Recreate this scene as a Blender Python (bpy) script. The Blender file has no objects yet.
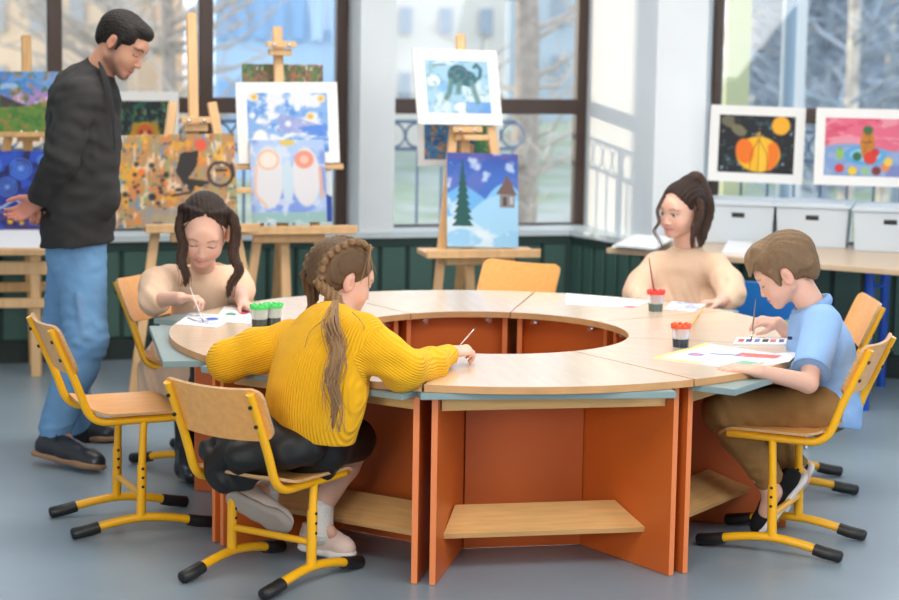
import bpy, bmesh, math, random
import numpy as np
from mathutils import Vector, Matrix

# ------------------------------------------------------------------ camera, world, lights, exposure
SC = bpy.context.scene
COL = SC.collection
PI = math.pi
F_PX, PITCH, ROLL, CAM_H = 2053.39, .1349, .0165, 1.682
_cp, _sp, _cr, _sr = math.cos(PITCH), math.sin(PITCH), math.cos(ROLL), math.sin(ROLL)
_R0, _U0, FWD = np.array([1., 0, 0]), np.array([0, _sp, _cp]), np.array([0, _cp, -_sp])
RGT, UPV = _cr * _R0 + _sr * _U0, _cr * _U0 - _sr * _R0
CAM = np.array([0, 0, CAM_H])
cam_data = bpy.data.cameras.new('camera')
cam = bpy.data.objects.new('camera', cam_data)
COL.objects.link(cam)
cam.matrix_world = Matrix(((RGT[0], UPV[0], -FWD[0], 0), (RGT[1], UPV[1], -FWD[1], 0), (RGT[2], UPV[2], -FWD[2], CAM_H), (0, 0, 0, 1)))
cam_data.sensor_width = 36
cam_data.lens = F_PX / 899 * 36
cam_data.clip_start, cam_data.clip_end = .1, 200
cam_data.dof.use_dof = True
cam_data.dof.focus_distance = 6.35
cam_data.dof.aperture_fstop = 2.9
SC.camera = cam

SC.view_settings.view_transform = 'Standard'
SC.view_settings.look = 'None'
SC.view_settings.gamma = 1
SC.view_settings.use_curve_mapping = False
SC.view_settings.exposure = .36

W = bpy.data.worlds.new('sky')
SC.world = W
W.use_nodes = True
_nt = W.node_tree
_bg = _nt.nodes['Background']
_bg.inputs[0].default_value = (.80, .90, 1.0, 1)
_bg.inputs[1].default_value = 2.1

def lamp(name, kind, loc, target, energy, color, size=1., size_y=None):
    d = bpy.data.lights.new(name, kind)
    d.energy, d.color = energy, color
    if kind == 'AREA':
        d.size = size
        if size_y:
            d.shape, d.size_y = 'RECTANGLE', size_y
    if kind == 'SUN':
        d.angle = size
    o = bpy.data.objects.new(name, d)
    COL.objects.link(o)
    o.location = loc
    o.rotation_euler = (Vector(target) - Vector(loc)).to_track_quat('-Z', 'Y').to_euler()
    return o

lamp('sun', 'SUN', (-9, 11, 2), (-9 + .93, 11 - .48, 2 - .06), 3.0, (1, .80, .55), .012)
lamp('ceiling_panel_front', 'AREA', (.6, 4.4, 3.12), (.4, 6.2, .3), 80, (1, .94, .86), 2.6, 2.0)
lamp('ceiling_panel_back', 'AREA', (.1, 7.7, 3.12), (.1, 7.6, 0), 88, (1, .95, .88), 4.2, 1.8)
lamp('fill_light_right', 'AREA', (4.3, 4.0, 1.9), (0, 7.2, .8), 70, (.95, .97, 1), 2.4, 1.8)  # added area lamp, soft fill from the right; the wall there has no window
lamp('fill_light_behind', 'AREA', (-2.2, -1.3, 2.0), (-.4, 6.5, .6), 170, (1, .96, .90), 3.0, 1.8)  # added fill lamp behind the camera, before a closed wall

# ------------------------------------------------------------------ helpers
def at(x, y, d):
    """the point at world depth d that the photograph shows at pixel x, y"""
    r = FWD + RGT * ((x - 449.5) / F_PX) - UPV * ((y - 300) / F_PX)
    return CAM + r * (d / r[1])

def atz(x, y, z):
    r = FWD + RGT * ((x - 449.5) / F_PX) - UPV * ((y - 300) / F_PX)
    return CAM + r * ((z - CAM_H) / r[2])

def V(*a):
    return np.array(a, float)

def unit(v):
    v = np.asarray(v, float)
    return v / max(1e-9, np.linalg.norm(v))

MATS = {}
def mat(name, color, rough=.5, metal=0., noise=0., nscale=8., stretch=(1, 1, 1), bump=0., bscale=60., spec=.5, attr=None,
        coat=0., sss=0., second=None, sheen=0., trans=0.):
    """a node material: base colour (or a colour attribute) broken up by noise, with noise bump"""
    if name in MATS:
        return MATS[name]
    m = bpy.data.materials.new(name)
    m.use_nodes = True
    nt = m.node_tree
    N, L = nt.nodes, nt.links
    b = N['Principled BSDF']
    b.inputs['Roughness'].default_value = rough
    b.inputs['Metallic'].default_value = metal
    b.inputs['Specular IOR Level'].default_value = spec
    b.inputs['Coat Weight'].default_value = coat
    if sss:
        b.inputs['Subsurface Weight'].default_value = sss
        b.inputs['Subsurface Radius'].default_value = (.012, .005, .003)
        b.inputs['Subsurface Scale'].default_value = 1.
    if sheen:
        b.inputs['Sheen Weight'].default_value = sheen
    if trans:
        b.inputs['Transmission Weight'].default_value = trans
    col4 = tuple(color) + (1,)
    src = None
    if attr:
        a = N.new('ShaderNodeAttribute'); a.attribute_name = attr
        src = a.outputs['Color']
    tc = N.new('ShaderNodeTexCoord')
    mp = N.new('ShaderNodeMapping'); mp.inputs['Scale'].default_value = stretch
    L.new(tc.outputs['Object'], mp.inputs['Vector'])
    if noise or second:
        n = N.new('ShaderNodeTexNoise'); n.inputs['Scale'].default_value = nscale; n.inputs['Detail'].default_value = 5
        L.new(mp.outputs[0], n.inputs['Vector'])
        mx = N.new('ShaderNodeMix'); mx.data_type = 'RGBA'
        if second:
            rp = N.new('ShaderNodeValToRGB')
            rp.color_ramp.elements[0].position, rp.color_ramp.elements[1].position = .35, .65
            L.new(n.outputs['Fac'], rp.inputs[0])
            L.new(rp.outputs[0], mx.inputs['Factor'])
            mx.inputs[7].default_value = tuple(second) + (1,)
            if src: L.new(src, mx.inputs[6])
            else: mx.inputs[6].default_value = col4
        else:
            mx.blend_type = 'MULTIPLY'; mx.inputs['Factor'].default_value = 1
            mr = N.new('ShaderNodeMapRange'); mr.inputs[1].default_value = .25; mr.inputs[2].default_value = .75
            mr.inputs[3].default_value = 1 - noise; mr.inputs[4].default_value = 1 + noise
            L.new(n.outputs['Fac'], mr.inputs[0]); L.new(mr.outputs[0], mx.inputs[7])
            if src: L.new(src, mx.inputs[6])
            else: mx.inputs[6].default_value = col4
        src = mx.outputs[2]
    if src: L.new(src, b.inputs['Base Color'])
    else: b.inputs['Base Color'].default_value = col4
    if bump:
        n2 = N.new('ShaderNodeTexNoise'); n2.inputs['Scale'].default_value = bscale; n2.inputs['Detail'].default_value = 4
        L.new(mp.outputs[0], n2.inputs['Vector'])
        bp = N.new('ShaderNodeBump'); bp.inputs['Strength'].default_value = bump; bp.inputs['Distance'].default_value = .01
        L.new(n2.outputs['Fac'], bp.inputs['Height']); L.new(bp.outputs[0], b.inputs['Normal'])
    MATS[name] = m
    return m

def mat_glass(name, tint=(.96, .98, 1.0)):
    m = bpy.data.materials.new(name); m.use_nodes = True
    nt = m.node_tree; N, L = nt.nodes, nt.links
    for n in list(N):
        if n.type != 'OUTPUT_MATERIAL': N.remove(n)
    t = N.new('ShaderNodeBsdfTransparent'); t.inputs[0].default_value = tuple(tint) + (1,)
    g = N.new('ShaderNodeBsdfGlossy'); g.inputs['Roughness'].default_value = .02
    f = N.new('ShaderNodeFresnel'); f.inputs[0].default_value = 1.35
    x = N.new('ShaderNodeMixShader')
    L.new(f.outputs[0], x.inputs[0]); L.new(t.outputs[0], x.inputs[1]); L.new(g.outputs[0], x.inputs[2])
    L.new(x.outputs[0], [n for n in N if n.type == 'OUTPUT_MATERIAL'][0].inputs[0])
    return m

class MB:
    """gathers vertices and faces for one mesh"""
    def __init__(s): s.v, s.f, s.mi, s.c = [], [], [], None
    def add(s, vs, fs, mi=0):
        o = len(s.v); s.v.extend([tuple(map(float, p)) for p in vs])
        s.f.extend([tuple(i + o for i in f) for f in fs]); s.mi.extend([mi] * len(fs))
        return s
    def box(s, c, size, ax=None, mi=0, bev=0.):
        """box centred at c, size along axes ax (3 rows)"""
        ax = np.eye(3) if ax is None else np.asarray(ax, float)
        h = np.asarray(size, float) / 2; c = np.asarray(c, float)
        b = min(bev, .45 * min(size)) if bev else 0
        if not b:
            vs = [c + ax.T @ (h * V(i, j, k)) for i in (-1, 1) for j in (-1, 1) for k in (-1, 1)]
            return s.add(vs, [(0, 1, 3, 2), (4, 6, 7, 5), (0, 4, 5, 1), (2, 3, 7, 6), (0, 2, 6, 4), (1, 5, 7, 3)], mi)
        vs, idx = [], {}
        for i in (-1, 1):
            for j in (-1, 1):
                for k in (-1, 1):
                    for a in range(3):
                        q = h * V(i, j, k); sgn = (i, j, k)
                        for t in range(3):
                            if t != a: q[t] -= sgn[t] * b
                        idx[(i, j, k, a)] = len(vs); vs.append(c + ax.T @ q)
        fs = []
        S = (-1, 1)
        for a in range(3):
            u, w = [t for t in range(3) if t != a]
            for sg in S:
                def key(su, sw, aa=a):
                    q = [0, 0, 0]; q[a] = sg; q[u] = su; q[w] = sw
                    return idx[(q[0], q[1], q[2], aa)]
                fs.append((key(-1, -1), key(1, -1), key(1, 1), key(-1, 1)))
        for a in range(3):          # edges parallel to axis a
            u, w = [t for t in range(3) if t != a]
            for su in S:
                for sw in S:
                    def g(sa, f):
                        q = [0, 0, 0]; q[a] = sa; q[u] = su; q[w] = sw
                        return idx[(q[0], q[1], q[2], f)]
                    fs.append((g(-1, u), g(1, u), g(1, w), g(-1, w)))
        for i in S:
            for j in S:
                for k in S:
                    fs.append(tuple(idx[(i, j, k, a)] for a in range(3)))
        return s.add(vs, fs, mi)
    def bar(s, a, b, w, t, up=(0, 0, 1), mi=0, bev=0.):
        """rectangular bar from a to b; t along up, w across"""
        a, b = np.asarray(a, float), np.asarray(b, float)
        d = unit(b - a); u = np.asarray(up, float); u = unit(u - d * (u @ d)); x = np.cross(d, u)
        return s.box((a + b) / 2, (w, np.linalg.norm(b - a), t), [x, d, u], mi, bev)
    def tube(s, pts, r, n=10, mi=0, cap=True, flat=None, closed=False):
        """tube through pts; r a radius or a list; flat=(direction, factor) squeezes the section along a direction"""
        P = [np.asarray(p, float) for p in pts]; m = len(P)
        rr = [r] * m if np.isscalar(r) else list(r)
        vs = []; prev = None
        for i in range(m):
            if closed: t = unit(P[(i + 1) % m] - P[i - 1])
            else: t = unit(P[min(i + 1, m - 1)] - P[max(i - 1, 0)])
            if prev is None:
                h = V(0, 0, 1) if abs(t[2]) < .9 else V(1, 0, 0)
                u = unit(np.cross(t, h))
            else: u = unit(prev - t * (prev @ t))
            prev = u; w = np.cross(t, u)
            for k in range(n):
                q = (u * math.cos(2 * PI * k / n) + w * math.sin(2 * PI * k / n)) * rr[i]
                if flat is not None:
                    fd = unit(flat[0]); q = q - fd * (q @ fd) * (1 - flat[1])
                vs.append(P[i] + q)
        fs = []
        for i in range(m if closed else m - 1):
            j = (i + 1) % m
            for k in range(n):
                fs.append((i * n + k, i * n + (k + 1) % n, j * n + (k + 1) % n, j * n + k))
        if cap and not closed:
            fs.append(tuple(range(n))[::-1]); fs.append(tuple((m - 1) * n + k for k in range(n)))
        return s.add(vs, fs, mi)
    def prism(s, poly, z0, z1, M=None, mi=0):
        """polygon (x, y) extruded z0..z1, through 4x4 M"""
        n = len(poly)
        vs = [V(p[0], p[1], z0) for p in poly] + [V(p[0], p[1], z1) for p in poly]
        if M is not None: vs = [np.array(M @ Vector(v)) for v in vs]
        fs = [tuple(range(n))[::-1], tuple(range(n, 2 * n))] + [(i, (i + 1) % n, n + (i + 1) % n, n + i) for i in range(n)]
        return s.add(vs, fs, mi)
    def lathe(s, prof, c=(0, 0, 0), n=24, mi=0, axis=None):
        c = np.asarray(c, float); vs, fs = [], []
        A = np.eye(3) if axis is None else np.array(Vector((0, 0, 1)).rotation_difference(Vector(unit(axis))).to_matrix())
        for r, z in prof:
            for k in range(n):
                vs.append(c + A @ V(r * math.cos(2 * PI * k / n), r * math.sin(2 * PI * k / n), z))
        for i in range(len(prof) - 1):
            for k in range(n):
                fs.append((i * n + k, i * n + (k + 1) % n, (i + 1) * n + (k + 1) % n, (i + 1) * n + k))
        fs.append(tuple(range(n))[::-1]); fs.append(tuple((len(prof) - 1) * n + k for k in range(n)))
        return s.add(vs, fs, mi)
    def ball(s, c, r, n=12, m=8, mi=0, ax=None):
        c = np.asarray(c, float); r = V(r, r, r) if np.isscalar(r) else np.asarray(r, float)
        ax = np.eye(3) if ax is None else np.asarray(ax, float); vs, fs = [], []
        for i in range(m + 1):
            th = PI * i / m
            for k in range(n):
                p = V(math.sin(th) * math.cos(2 * PI * k / n), math.sin(th) * math.sin(2 * PI * k / n), math.cos(th)) * r
                vs.append(c + ax.T @ p)
        for i in range(m):
            for k in range(n):
                fs.append((i * n + k, (i + 1) * n + k, (i + 1) * n + (k + 1) % n, i * n + (k + 1) % n))
        return s.add(vs, fs, mi)
    def build(s, name, mats, parent=None, smooth=None, loc=None, rz=None, bevel=0., colors=None):
        me = bpy.data.meshes.new(name)
        me.from_pydata(s.v, [], s.f)
        mats = mats if isinstance(mats, (list, tuple)) else [mats]
        for m in mats: me.materials.append(m)
        me.polygons.foreach_set('material_index', s.mi)
        bm = bmesh.new(); bm.from_mesh(me)
        bmesh.ops.recalc_face_normals(bm, faces=bm.faces)
        if bevel:
            bmesh.ops.remove_doubles(bm, verts=bm.verts, dist=1e-6)
            es = [e for e in bm.edges if len(e.link_faces) == 2 and e.calc_face_angle(0) > .6]
            bmesh.ops.bevel(bm, geom=es, offset=bevel, segments=2, affect='EDGES', clamp_overlap=True)
        bm.to_mesh(me); bm.free()
        if smooth is not None:
            me.polygons.foreach_set('use_smooth', [True] * len(me.polygons))
            me.set_sharp_from_angle(angle=math.radians(smooth))
        if colors is not None:
            ca = me.color_attributes.new('col', 'FLOAT_COLOR', 'POINT')
            c4 = np.ones((len(me.vertices), 4), np.float32); c4[:, :3] = colors
            ca.data.foreach_set('color', c4.ravel())
        o = bpy.data.objects.new(name, me); COL.objects.link(o)
        if parent: o.parent = parent
        if loc is not None: o.location = loc
        if rz is not None: o.rotation_euler.z = rz
        return o

def tag(o, label=None, cat=None, group=None, kind=None):
    if label: o['label'] = label
    if cat: o['category'] = cat
    if group: o['group'] = group
    if kind: o['kind'] = kind
    return o

def thing(name, label, cat, loc=(0, 0, 0), rz=0., group=None):
    o = bpy.data.objects.new(name, None); COL.objects.link(o)
    o.empty_display_size = .05
    o.location = loc; o.rotation_euler = (0, 0, rz)
    return tag(o, label, cat, group)

def dup(root, loc, rz, label, group=None):
    """a copy of a thing with copies of its parts and sub-parts"""
    r = root.copy(); COL.objects.link(r); r.location = loc; r.rotation_euler = (0, 0, rz)
    r['label'] = label
    if group: r['group'] = group
    for ch in list(root.children):
        c = ch.copy(); COL.objects.link(c); c.parent = r
        for g in list(ch.children):
            d = g.copy(); COL.objects.link(d); d.parent = c
    return r

def spline(pts, n=8):
    """Catmull-Rom through pts"""
    P = [np.asarray(p, float) for p in pts]; P = [2 * P[0] - P[1]] + P + [2 * P[-1] - P[-2]]
    out = []
    for i in range(1, len(P) - 2):
        for k in range(n):
            t = k / n
            out.append(.5 * ((2 * P[i]) + (-P[i - 1] + P[i + 1]) * t + (2 * P[i - 1] - 5 * P[i] + 4 * P[i + 1] - P[i + 2]) * t * t
                             + (-P[i - 1] + 3 * P[i] - 3 * P[i + 1] + P[i + 2]) * t ** 3))
    out.append(P[-2])
    return out

def fillet(pts, rad, n=5):
    """polyline with rounded corners"""
    P = [np.asarray(p, float) for p in pts]; out = [P[0]]
    for i in range(1, len(P) - 1):
        a, b, c = P[i - 1], P[i], P[i + 1]
        r = min(rad, .49 * np.linalg.norm(a - b), .49 * np.linalg.norm(c - b))
        p, q = b + unit(a - b) * r, b + unit(c - b) * r
        for k in range(n + 1):
            t = k / n; out.append((1 - t) ** 2 * p + 2 * t * (1 - t) * b + t * t * q)
    out.append(P[-1])
    return out

# ------------------------------------------------------------------ the room
random.seed(4)
M_FLOOR = mat('linoleum', (.245, .315, .375), .34, noise=.10, nscale=2.2, bump=.02, bscale=160, spec=.45)
M_GREEN = mat('green_board', (.055, .125, .105), .45, noise=.08, nscale=5, stretch=(1, 1, .2))
M_GREEN_DK = mat('green_groove', (.02, .05, .043), .6)
M_BASE = mat('black_base', (.016, .028, .025), .6)
M_SILL = mat('sill_white', (.62, .70, .74), .35, noise=.04)
M_PLASTER = mat('plaster', (.76, .81, .86), .8, noise=.03, nscale=3, bump=.03, bscale=90)
M_BROWN = mat('window_brown', (.06, .034, .026), .4, noise=.15, nscale=6, stretch=(1, 1, .1))
M_GLASS = mat_glass('window_glass')

def plane_x(x, y, P, n):
    """where the sight line of pixel x, y meets the vertical plane through P with normal n"""
    r = FWD + RGT * ((x - 449.5) / F_PX) - UPV * ((y - 300) / F_PX)
    n3 = V(n[0], n[1], 0)
    t = ((V(P[0], P[1], 0) - CAM) @ n3) / (r @ n3)
    return CAM + t * r

def frame(d):  # rows: along wall, into outside, up
    d = unit(V(d[0], d[1], 0)); return np.array([d, np.cross(V(0, 0, 1), d), V(0, 0, 1)])

d1 = unit(V(.956, .292)); n1 = V(d1[1], -d1[0])
P1 = V(-1.66, 10.0)
C1 = P1 + d1 * 2.392
d2 = unit(V(.515, -.857)); n2 = V(d2[1], -d2[0])
C2 = C1 + d2 * .72
d3 = unit(V(.978, -.208)); n3 = V(d3[1], -d3[0])
SILL = .585

o = MB().box((-.5, 4.6, -.05), (10.4, 12.4, .1)).build('floor', M_FLOOR); tag(o, kind='structure')

def wainscot(name, P, d, L, step, sill_depth, start=0.):
    ax = frame(d); d3v = ax[0]; out = ax[1]
    b = MB()
    c = V(P[0], P[1], 0)
    b.box(c + d3v * L / 2 + out * .06 + V(0, 0, SILL / 2), (L, .09, SILL), ax, 1)
    x = start
    while x < L - .01:
        w = min(step, L - x)
        b.box(c + d3v * (x + w / 2) + out * .008 + V(0, 0, .11 + (SILL - .155) / 2), (w - .022, .016, SILL - .155), ax, 0, .004)
        x += step
    b.box(c + d3v * L / 2 + out * .004 + V(0, 0, SILL - .022), (L, .022, .044), ax, 1)
    b.build(name, [M_GREEN, M_GREEN_DK])['kind'] = 'structure'
    return ax, c

P1L = P1 - d1 * 5.5
ax1, c1 = wainscot('wall_back', P1L, d1, 5.5 + 2.392, .146, .25)
ax2, c2 = wainscot('wall_side', C1, d2, .72, .105, .2)
ax3, c3 = wainscot('wall_right', C2, d3, 3.2, .146, .25)
for nm, P, ax, L in (('baseboard_back', P1L, ax1, 7.892), ('baseboard_side', C1, ax2, .72), ('baseboard_right', C2, ax3, 3.2)):
    b = MB().box(V(P[0], P[1], .05) + ax[0] * L / 2 - ax[1] * .004, (L, .02, .1), ax)
    tag(b.build(nm, M_BASE), kind='structure')

# sills
def line_isect(P, d, Q, e):
    A = np.array([[d[0], -e[0]], [d[1], -e[1]]]); t = np.linalg.solve(A, np.asarray(Q) - np.asarray(P)); return np.asarray(P) + t[0] * np.asarray(d)
ov, dp = .025, .34
f1, f2, f3 = P1L + n1 * ov, C1 + n2 * ov, C2 + n3 * ov
b1, b2_, b3 = P1L - n1 * dp, C1 - n2 * dp, C2 - n3 * dp
A0, A1 = f1, line_isect(f1, d1, f2, d2)
A2 = line_isect(f2, d2, f3, d3); A3 = f3 + d3 * 3.2
B0, B1 = b1, line_isect(b1, d1, b2_, d2)
B2 = line_isect(b2_, d2, b3, d3); B3 = b3 + d3 * 3.2
b = MB()
for q in ((A0, A1, B1, B0), (A1, A2, B2, B1), (A2, A3, B3, B2)):
    b.prism([tuple(p) for p in q], SILL, SILL + .03)
tag(b.build('trim_1', M_SILL), kind='structure')

cp_ = C1 + n1 * .0 + n2 * .0
tag(MB().box((C1[0] - .004, C1[1] + .006, SILL / 2), (.05, .05, SILL), frame(unit(d1 + d2)), 0, .012).build('trim_2', M_GREEN_DK), kind='structure')
# upper walls: pillars, header
RC = .25
Pf1 = P1 - n1 * RC                      # plane of the back windows
Pf3 = C2 - n3 * .3                      # plane of the right window
def wx1(x, y=100): return plane_x(x, y, Pf1, n1)[:2]
def wx3(x, y=100): return plane_x(x, y, Pf3, n3)[:2]
TOP = 3.1
pl_a, pl_b = plane_x(360, 120, P1, n1)[:2], plane_x(395, 120, P1, n1)[:2]
b = MB().prism([tuple(pl_a), tuple(pl_b), tuple(pl_b - n1 * .4), tuple(pl_a - n1 * .4)], SILL + .03, TOP)
tag(b.build('wall_back_pillar', M_PLASTER), kind='structure')
K0 = wx1(585); K1 = plane_x(655, 120, C2, n3)[:2]; K2 = plane_x(705, 120, C2, n3)[:2]
K3 = K2 - n3 * .42
b = MB().prism([tuple(K0), tuple(K1), tuple(K2), tuple(K3), tuple(K0 + d1 * .3 - n1 * .3)], SILL + .03, TOP)
tag(b.build('wall_corner_pillar', M_PLASTER), kind='structure')
b = MB()
b.box(V(*(P1L + d1 * 3.9 - n1 * .2), TOP + .2), (7.9, .4, .4), ax1)
b.box(V(*(C2 + d3 * 1.6 - n3 * .2), TOP + .2), (3.3, .4, .4), ax3)
tag(b.build('wall_header', M_PLASTER), kind='structure')
endL = P1L + d1 * 4.35                # solid wall beyond the left window
b = MB().prism([tuple(P1L), tuple(endL), tuple(endL - n1 * .4), tuple(P1L - n1 * .4)], SILL + .03, TOP)
tag(b.build('wall_left', M_PLASTER), kind='structure')

tag(MB().box((-.5, 4.4, 3.2), (10.4, 12.2, .1)).build('ceiling', mat('ceiling_white', (.8, .8, .8), .9)), kind='structure')

tag(MB().box((-5.6, 3.5, 1.6), (.2, 13, 3.6)).build('wall_far_left', M_PLASTER), kind='structure')
tag(MB().box((4.6, 3.5, 1.6), (.2, 13, 3.6)).build('wall_far_right', M_PLASTER), kind='structure')
tag(MB().box((-.5, -1.6, 1.6), (10.4, .2, 3.6)).build('wall_front', M_PLASTER), kind='structure')
# windows: dark frames, transom, panes
def window(name, Pa, Pb, ax, posts, zt0, zt1, n):
    """frame between Pa and Pb (2D), posts = list of (centre2D, width)"""
    root = bpy.data.objects.new(name, None); COL.objects.link(root); root['kind'] = 'structure'
    L = np.linalg.norm(Pb - Pa); mid = (Pa + Pb) / 2
    b = MB()
    for c, w in posts:
        b.box(V(c[0], c[1], (SILL + .03 + TOP) / 2), (w, .07, TOP - SILL - .03), ax, 0, .006)
    b.box(V(mid[0], mid[1], (zt0 + zt1) / 2), (L, .066, zt1 - zt0), ax, 0, .006)
    b.box(V(mid[0], mid[1], TOP - .03), (L, .066, .06), ax); b.box(V(mid[0], mid[1], SILL + .034), (L, .06, .012), ax)
    b.build('frame', M_BROWN, root)
    g = MB().box(V(mid[0], mid[1], (SILL + TOP) / 2) + ax[1] * .012, (L, .006, TOP - SILL - .06), ax)
    g.build('pane', M_GLASS, root)
    return root
def zat(x, y, P, n): return plane_x(x, y, P, n)[2]
zt0, zt1 = zat(222, 113, Pf1, n1), zat(222, 97.5, Pf1, n1)
Lw = endL - n1 * RC
def post1(xa, xb):
    a, c = wx1(xa), wx1(xb); return ((a + c) / 2, np.linalg.norm(a - c))
window('window_1', Lw, wx1(346), ax1, [post1(47, 62), post1(198, 212), post1(335, 346), (Lw + d1 * .03, .06)], zt0, zt1, n1)
window('window_2', wx1(366), K0 - d1 * .002, ax1, [post1(575, 584.5), post1(366, 376)], zt0, zt1, n1)
w3a = wx3(712)
def post3(xa, xb):
    a, c = wx3(xa), wx3(xb); return ((a + c) / 2, np.linalg.norm(a - c))
z3a, z3b = zat(808, 123, Pf3, n3), zat(808, 108, Pf3, n3)
window('window_3', w3a, w3a + d3 * 2.2, ax3, [post3(712, 721.5), (w3a + d3 * 2.17, .06)], z3a, z3b, n3)

# ------------------------------------------------------------------ outside
tag(MB().box((-5.2, 11.75, 1.6), (.4, 3.3, 4.2)).build('sun_blocker_outside', mat('sun_blocker_render', (.6, .56, .5), .9)), kind='structure')  # unseen slab added to keep the low sun out of the left window
M_LAWN = mat('lawn', (.19, .25, .13), .9, noise=.35, nscale=1.2, second=(.36, .36, .33))
M_IRON = mat('iron_blue', (.13, .20, .30), .5)
tag(MB().box((0, 40, -.55), (90, 57, .1)).build('ground_outside', M_LAWN), kind='structure')

def railing(name, label, P, d, L):
    ax = frame(d); rt = thing(name, label, 'railing', (P[0], P[1], -.5))
    def loc(x, z): return ax[0] * x + V(0, 0, z + .5)
    za, zb = .985, 1.135
    b = MB()
    for z in (za, zb): b.bar(loc(0, z), loc(L, z), .02, .018)
    b.bar(loc(0, .5), loc(L, .5), .02, .018)
    b.build('rail', M_IRON, rt)
    b = MB(); x = .08
    while x < L:
        b.tube([loc(x + .066 * math.cos(a), (za + zb) / 2 + .066 * math.sin(a)) for a in np.linspace(0, 2 * PI, 17)[:-1]], .007, 5, closed=True); x += .138
    b.build('ring_band', M_IRON, rt)
    b = MB(); x = .08
    while x < L:
        b.bar(loc(x, .5), loc(x, za), .013, .013, up=ax[0]); x += .138
    b.build('baluster_row', M_IRON, rt)
    x = .01
    while x < L + .1:
        MB().bar(loc(min(x, L), 0), loc(min(x, L), zb), .035, .035, up=ax[0]).build('post', M_IRON, rt); x += 1.6
railing('balcony_railing', 'blue iron railing with a band of rings outside the back windows', Pf1 - d1 * 1.75 - n1 * .55, d1, 4.1)
railing('balcony_railing', 'blue iron railing with rings outside the right window, behind the pinned paintings', w3a + d3 * -.1 - n3 * .6, d3, 2.3)

def facade(name, label, x0, x1, d, ztop, color, win, cols, rows, z0=0., wcol=(.30, .36, .42), ww=.55, wh=.6, glow=None, trim=None):
    """a building front from pixel x0 to x1 at depth d, with rows x cols of windows"""
    a, c = at(x0, 60, d), at(x1, 60, d)
    rt = thing(name, label, 'building', (a[0], d, -.5))
    Wd = c[0] - a[0]; H = ztop + .5
    MB().box((Wd / 2, 3, H / 2), (Wd, 6, H)).build('wall', mat(name + str(len(MATS)), color, .9, noise=.12, nscale=.8), rt)
    MB().box((Wd / 2, 3, H + .1), (Wd + .5, 6.5, .25)).build('roof', mat('roof_grey', (.25, .25, .27), .8), rt)
    cw, ch = Wd / cols, (ztop - z0) / rows
    for i in range(cols):
        for j in range(rows):
            cx, cz = (i + .5) * cw, .5 + z0 + (j + .5) * ch
            MB().box((cx, -.02, cz), (cw * ww, .1, ch * wh)).build('window', mat('pane_dark' + win, wcol, .25), rt)
    return rt
facade('apartment_building', 'peach apartment block seen through the left part of the left window', -60, 137, 34, 9, (.80, .56, .38), 'a', 5, 8, wcol=(.42, .38, .36), ww=.4, wh=.5)
facade('office_building', 'pale blue block seen through the left window right of its post', 214, 346, 28, 9, (.42, .56, .74), 'b', 7, 8, wcol=(.26, .42, .66), ww=.6, wh=.5)
facade('apartment_building', 'cream block with small windows seen through the middle window', 385, 506, 36, 9, (.86, .76, .66), 'c', 3, 8, wcol=(.40, .44, .50), ww=.32, wh=.4)
facade('apartment_building', 'grey blue block behind the trunk at the right of the middle window', 508, 640, 46, 9, (.42, .50, .58), 'd', 4, 7, wcol=(.30, .36, .44), ww=.4, wh=.5)
facade('apartment_building', 'distant tan block behind the trees in the right window', 760, 1000, 60, 6.0, (.62, .52, .46), 'e', 6, 5, wcol=(.30, .36, .44), ww=.4, wh=.5)

M_BARK = mat('bark', (.34, .28, .24), .9, noise=.3, nscale=12)
M_BIRCH = mat('birch_bark', (.72, .62, .50), .8, noise=.2, nscale=5, second=(.32, .27, .24))
M_TWIG = mat('twigs', (.46, .39, .34), .95)
M_TWIG_B = mat('twigs_grey', (.30, .34, .40), .95)
M_CONIFER = mat('conifer', (.10, .13, .13), .95, noise=.4, nscale=4)
def tree(name, label, x, d, r, h, bark, twig, n=130, spread=1.6, seed=0, zlow=.4, tw=.012):
    rnd = random.Random(seed)
    p = at(x, 60, d); rt = thing(name, label, 'tree', (p[0], d, -.5))
    top = V(rnd.uniform(-.2, .2), 0, h)
    MB().tube(spline([V(0, 0, 0), V(.03, 0, h * .3), V(-.04, .05, h * .65), top], 6), [r * (1 - .7 * k / 18) for k in range(19)], 8).build('trunk', bark, rt, smooth=60)
    b = MB()
    for k in range(n):
        z = rnd.uniform(zlow, h); q = V(0, 0, z); a = rnd.uniform(0, 2 * PI); L = spread * rnd.uniform(.4, 1.) * (1.1 - .5 * z / h)
        e = q + V(math.cos(a) * L, math.sin(a) * L, rnd.uniform(.2, .9) * L)
        m_ = (q + e) / 2 + V(rnd.uniform(-.1, .1), rnd.uniform(-.1, .1), rnd.uniform(-.15, .05))
        b.tube([q, m_, e], [tw * 2, tw * 1.4, tw * .5], 4, cap=False)
        for t in range(4):
            s0 = q + (e - q) * rnd.uniform(.3, .95); b.tube([s0, s0 + V(rnd.gauss(0, .25), rnd.gauss(0, .25), rnd.uniform(0, .4)) * L * .7], [tw, tw * .4], 3, cap=False)
    b.build('branches', twig, rt)
TR = 'trees outside the windows'
tree('bare_tree', 'bare brown tree outside behind the standing man', 110, 22, .10, 6, M_BARK, M_TWIG, 150, 2.0, 1, tw=.013)
tree('bare_tree', 'bare brown tree outside, left of the tall easel mast', 165, 19, .09, 6, M_BARK, M_TWIG, 130, 1.6, 2, tw=.012)
tree('bare_tree', 'dark trunk outside near the right post of the middle window', 524, 17, .13, 6, M_BARK, M_TWIG, 60, 1.0, 3, tw=.012)
tree('birch_tree', 'pale birch trunk outside in the right window', 850, 19, .075, 7, M_BIRCH, M_TWIG_B, 60, 1.2, 4)
tree('birch_tree', 'second thin birch at the right edge of the right window', 888, 23, .07, 7, M_BIRCH, M_TWIG_B, 60, 1.2, 5)
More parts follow.
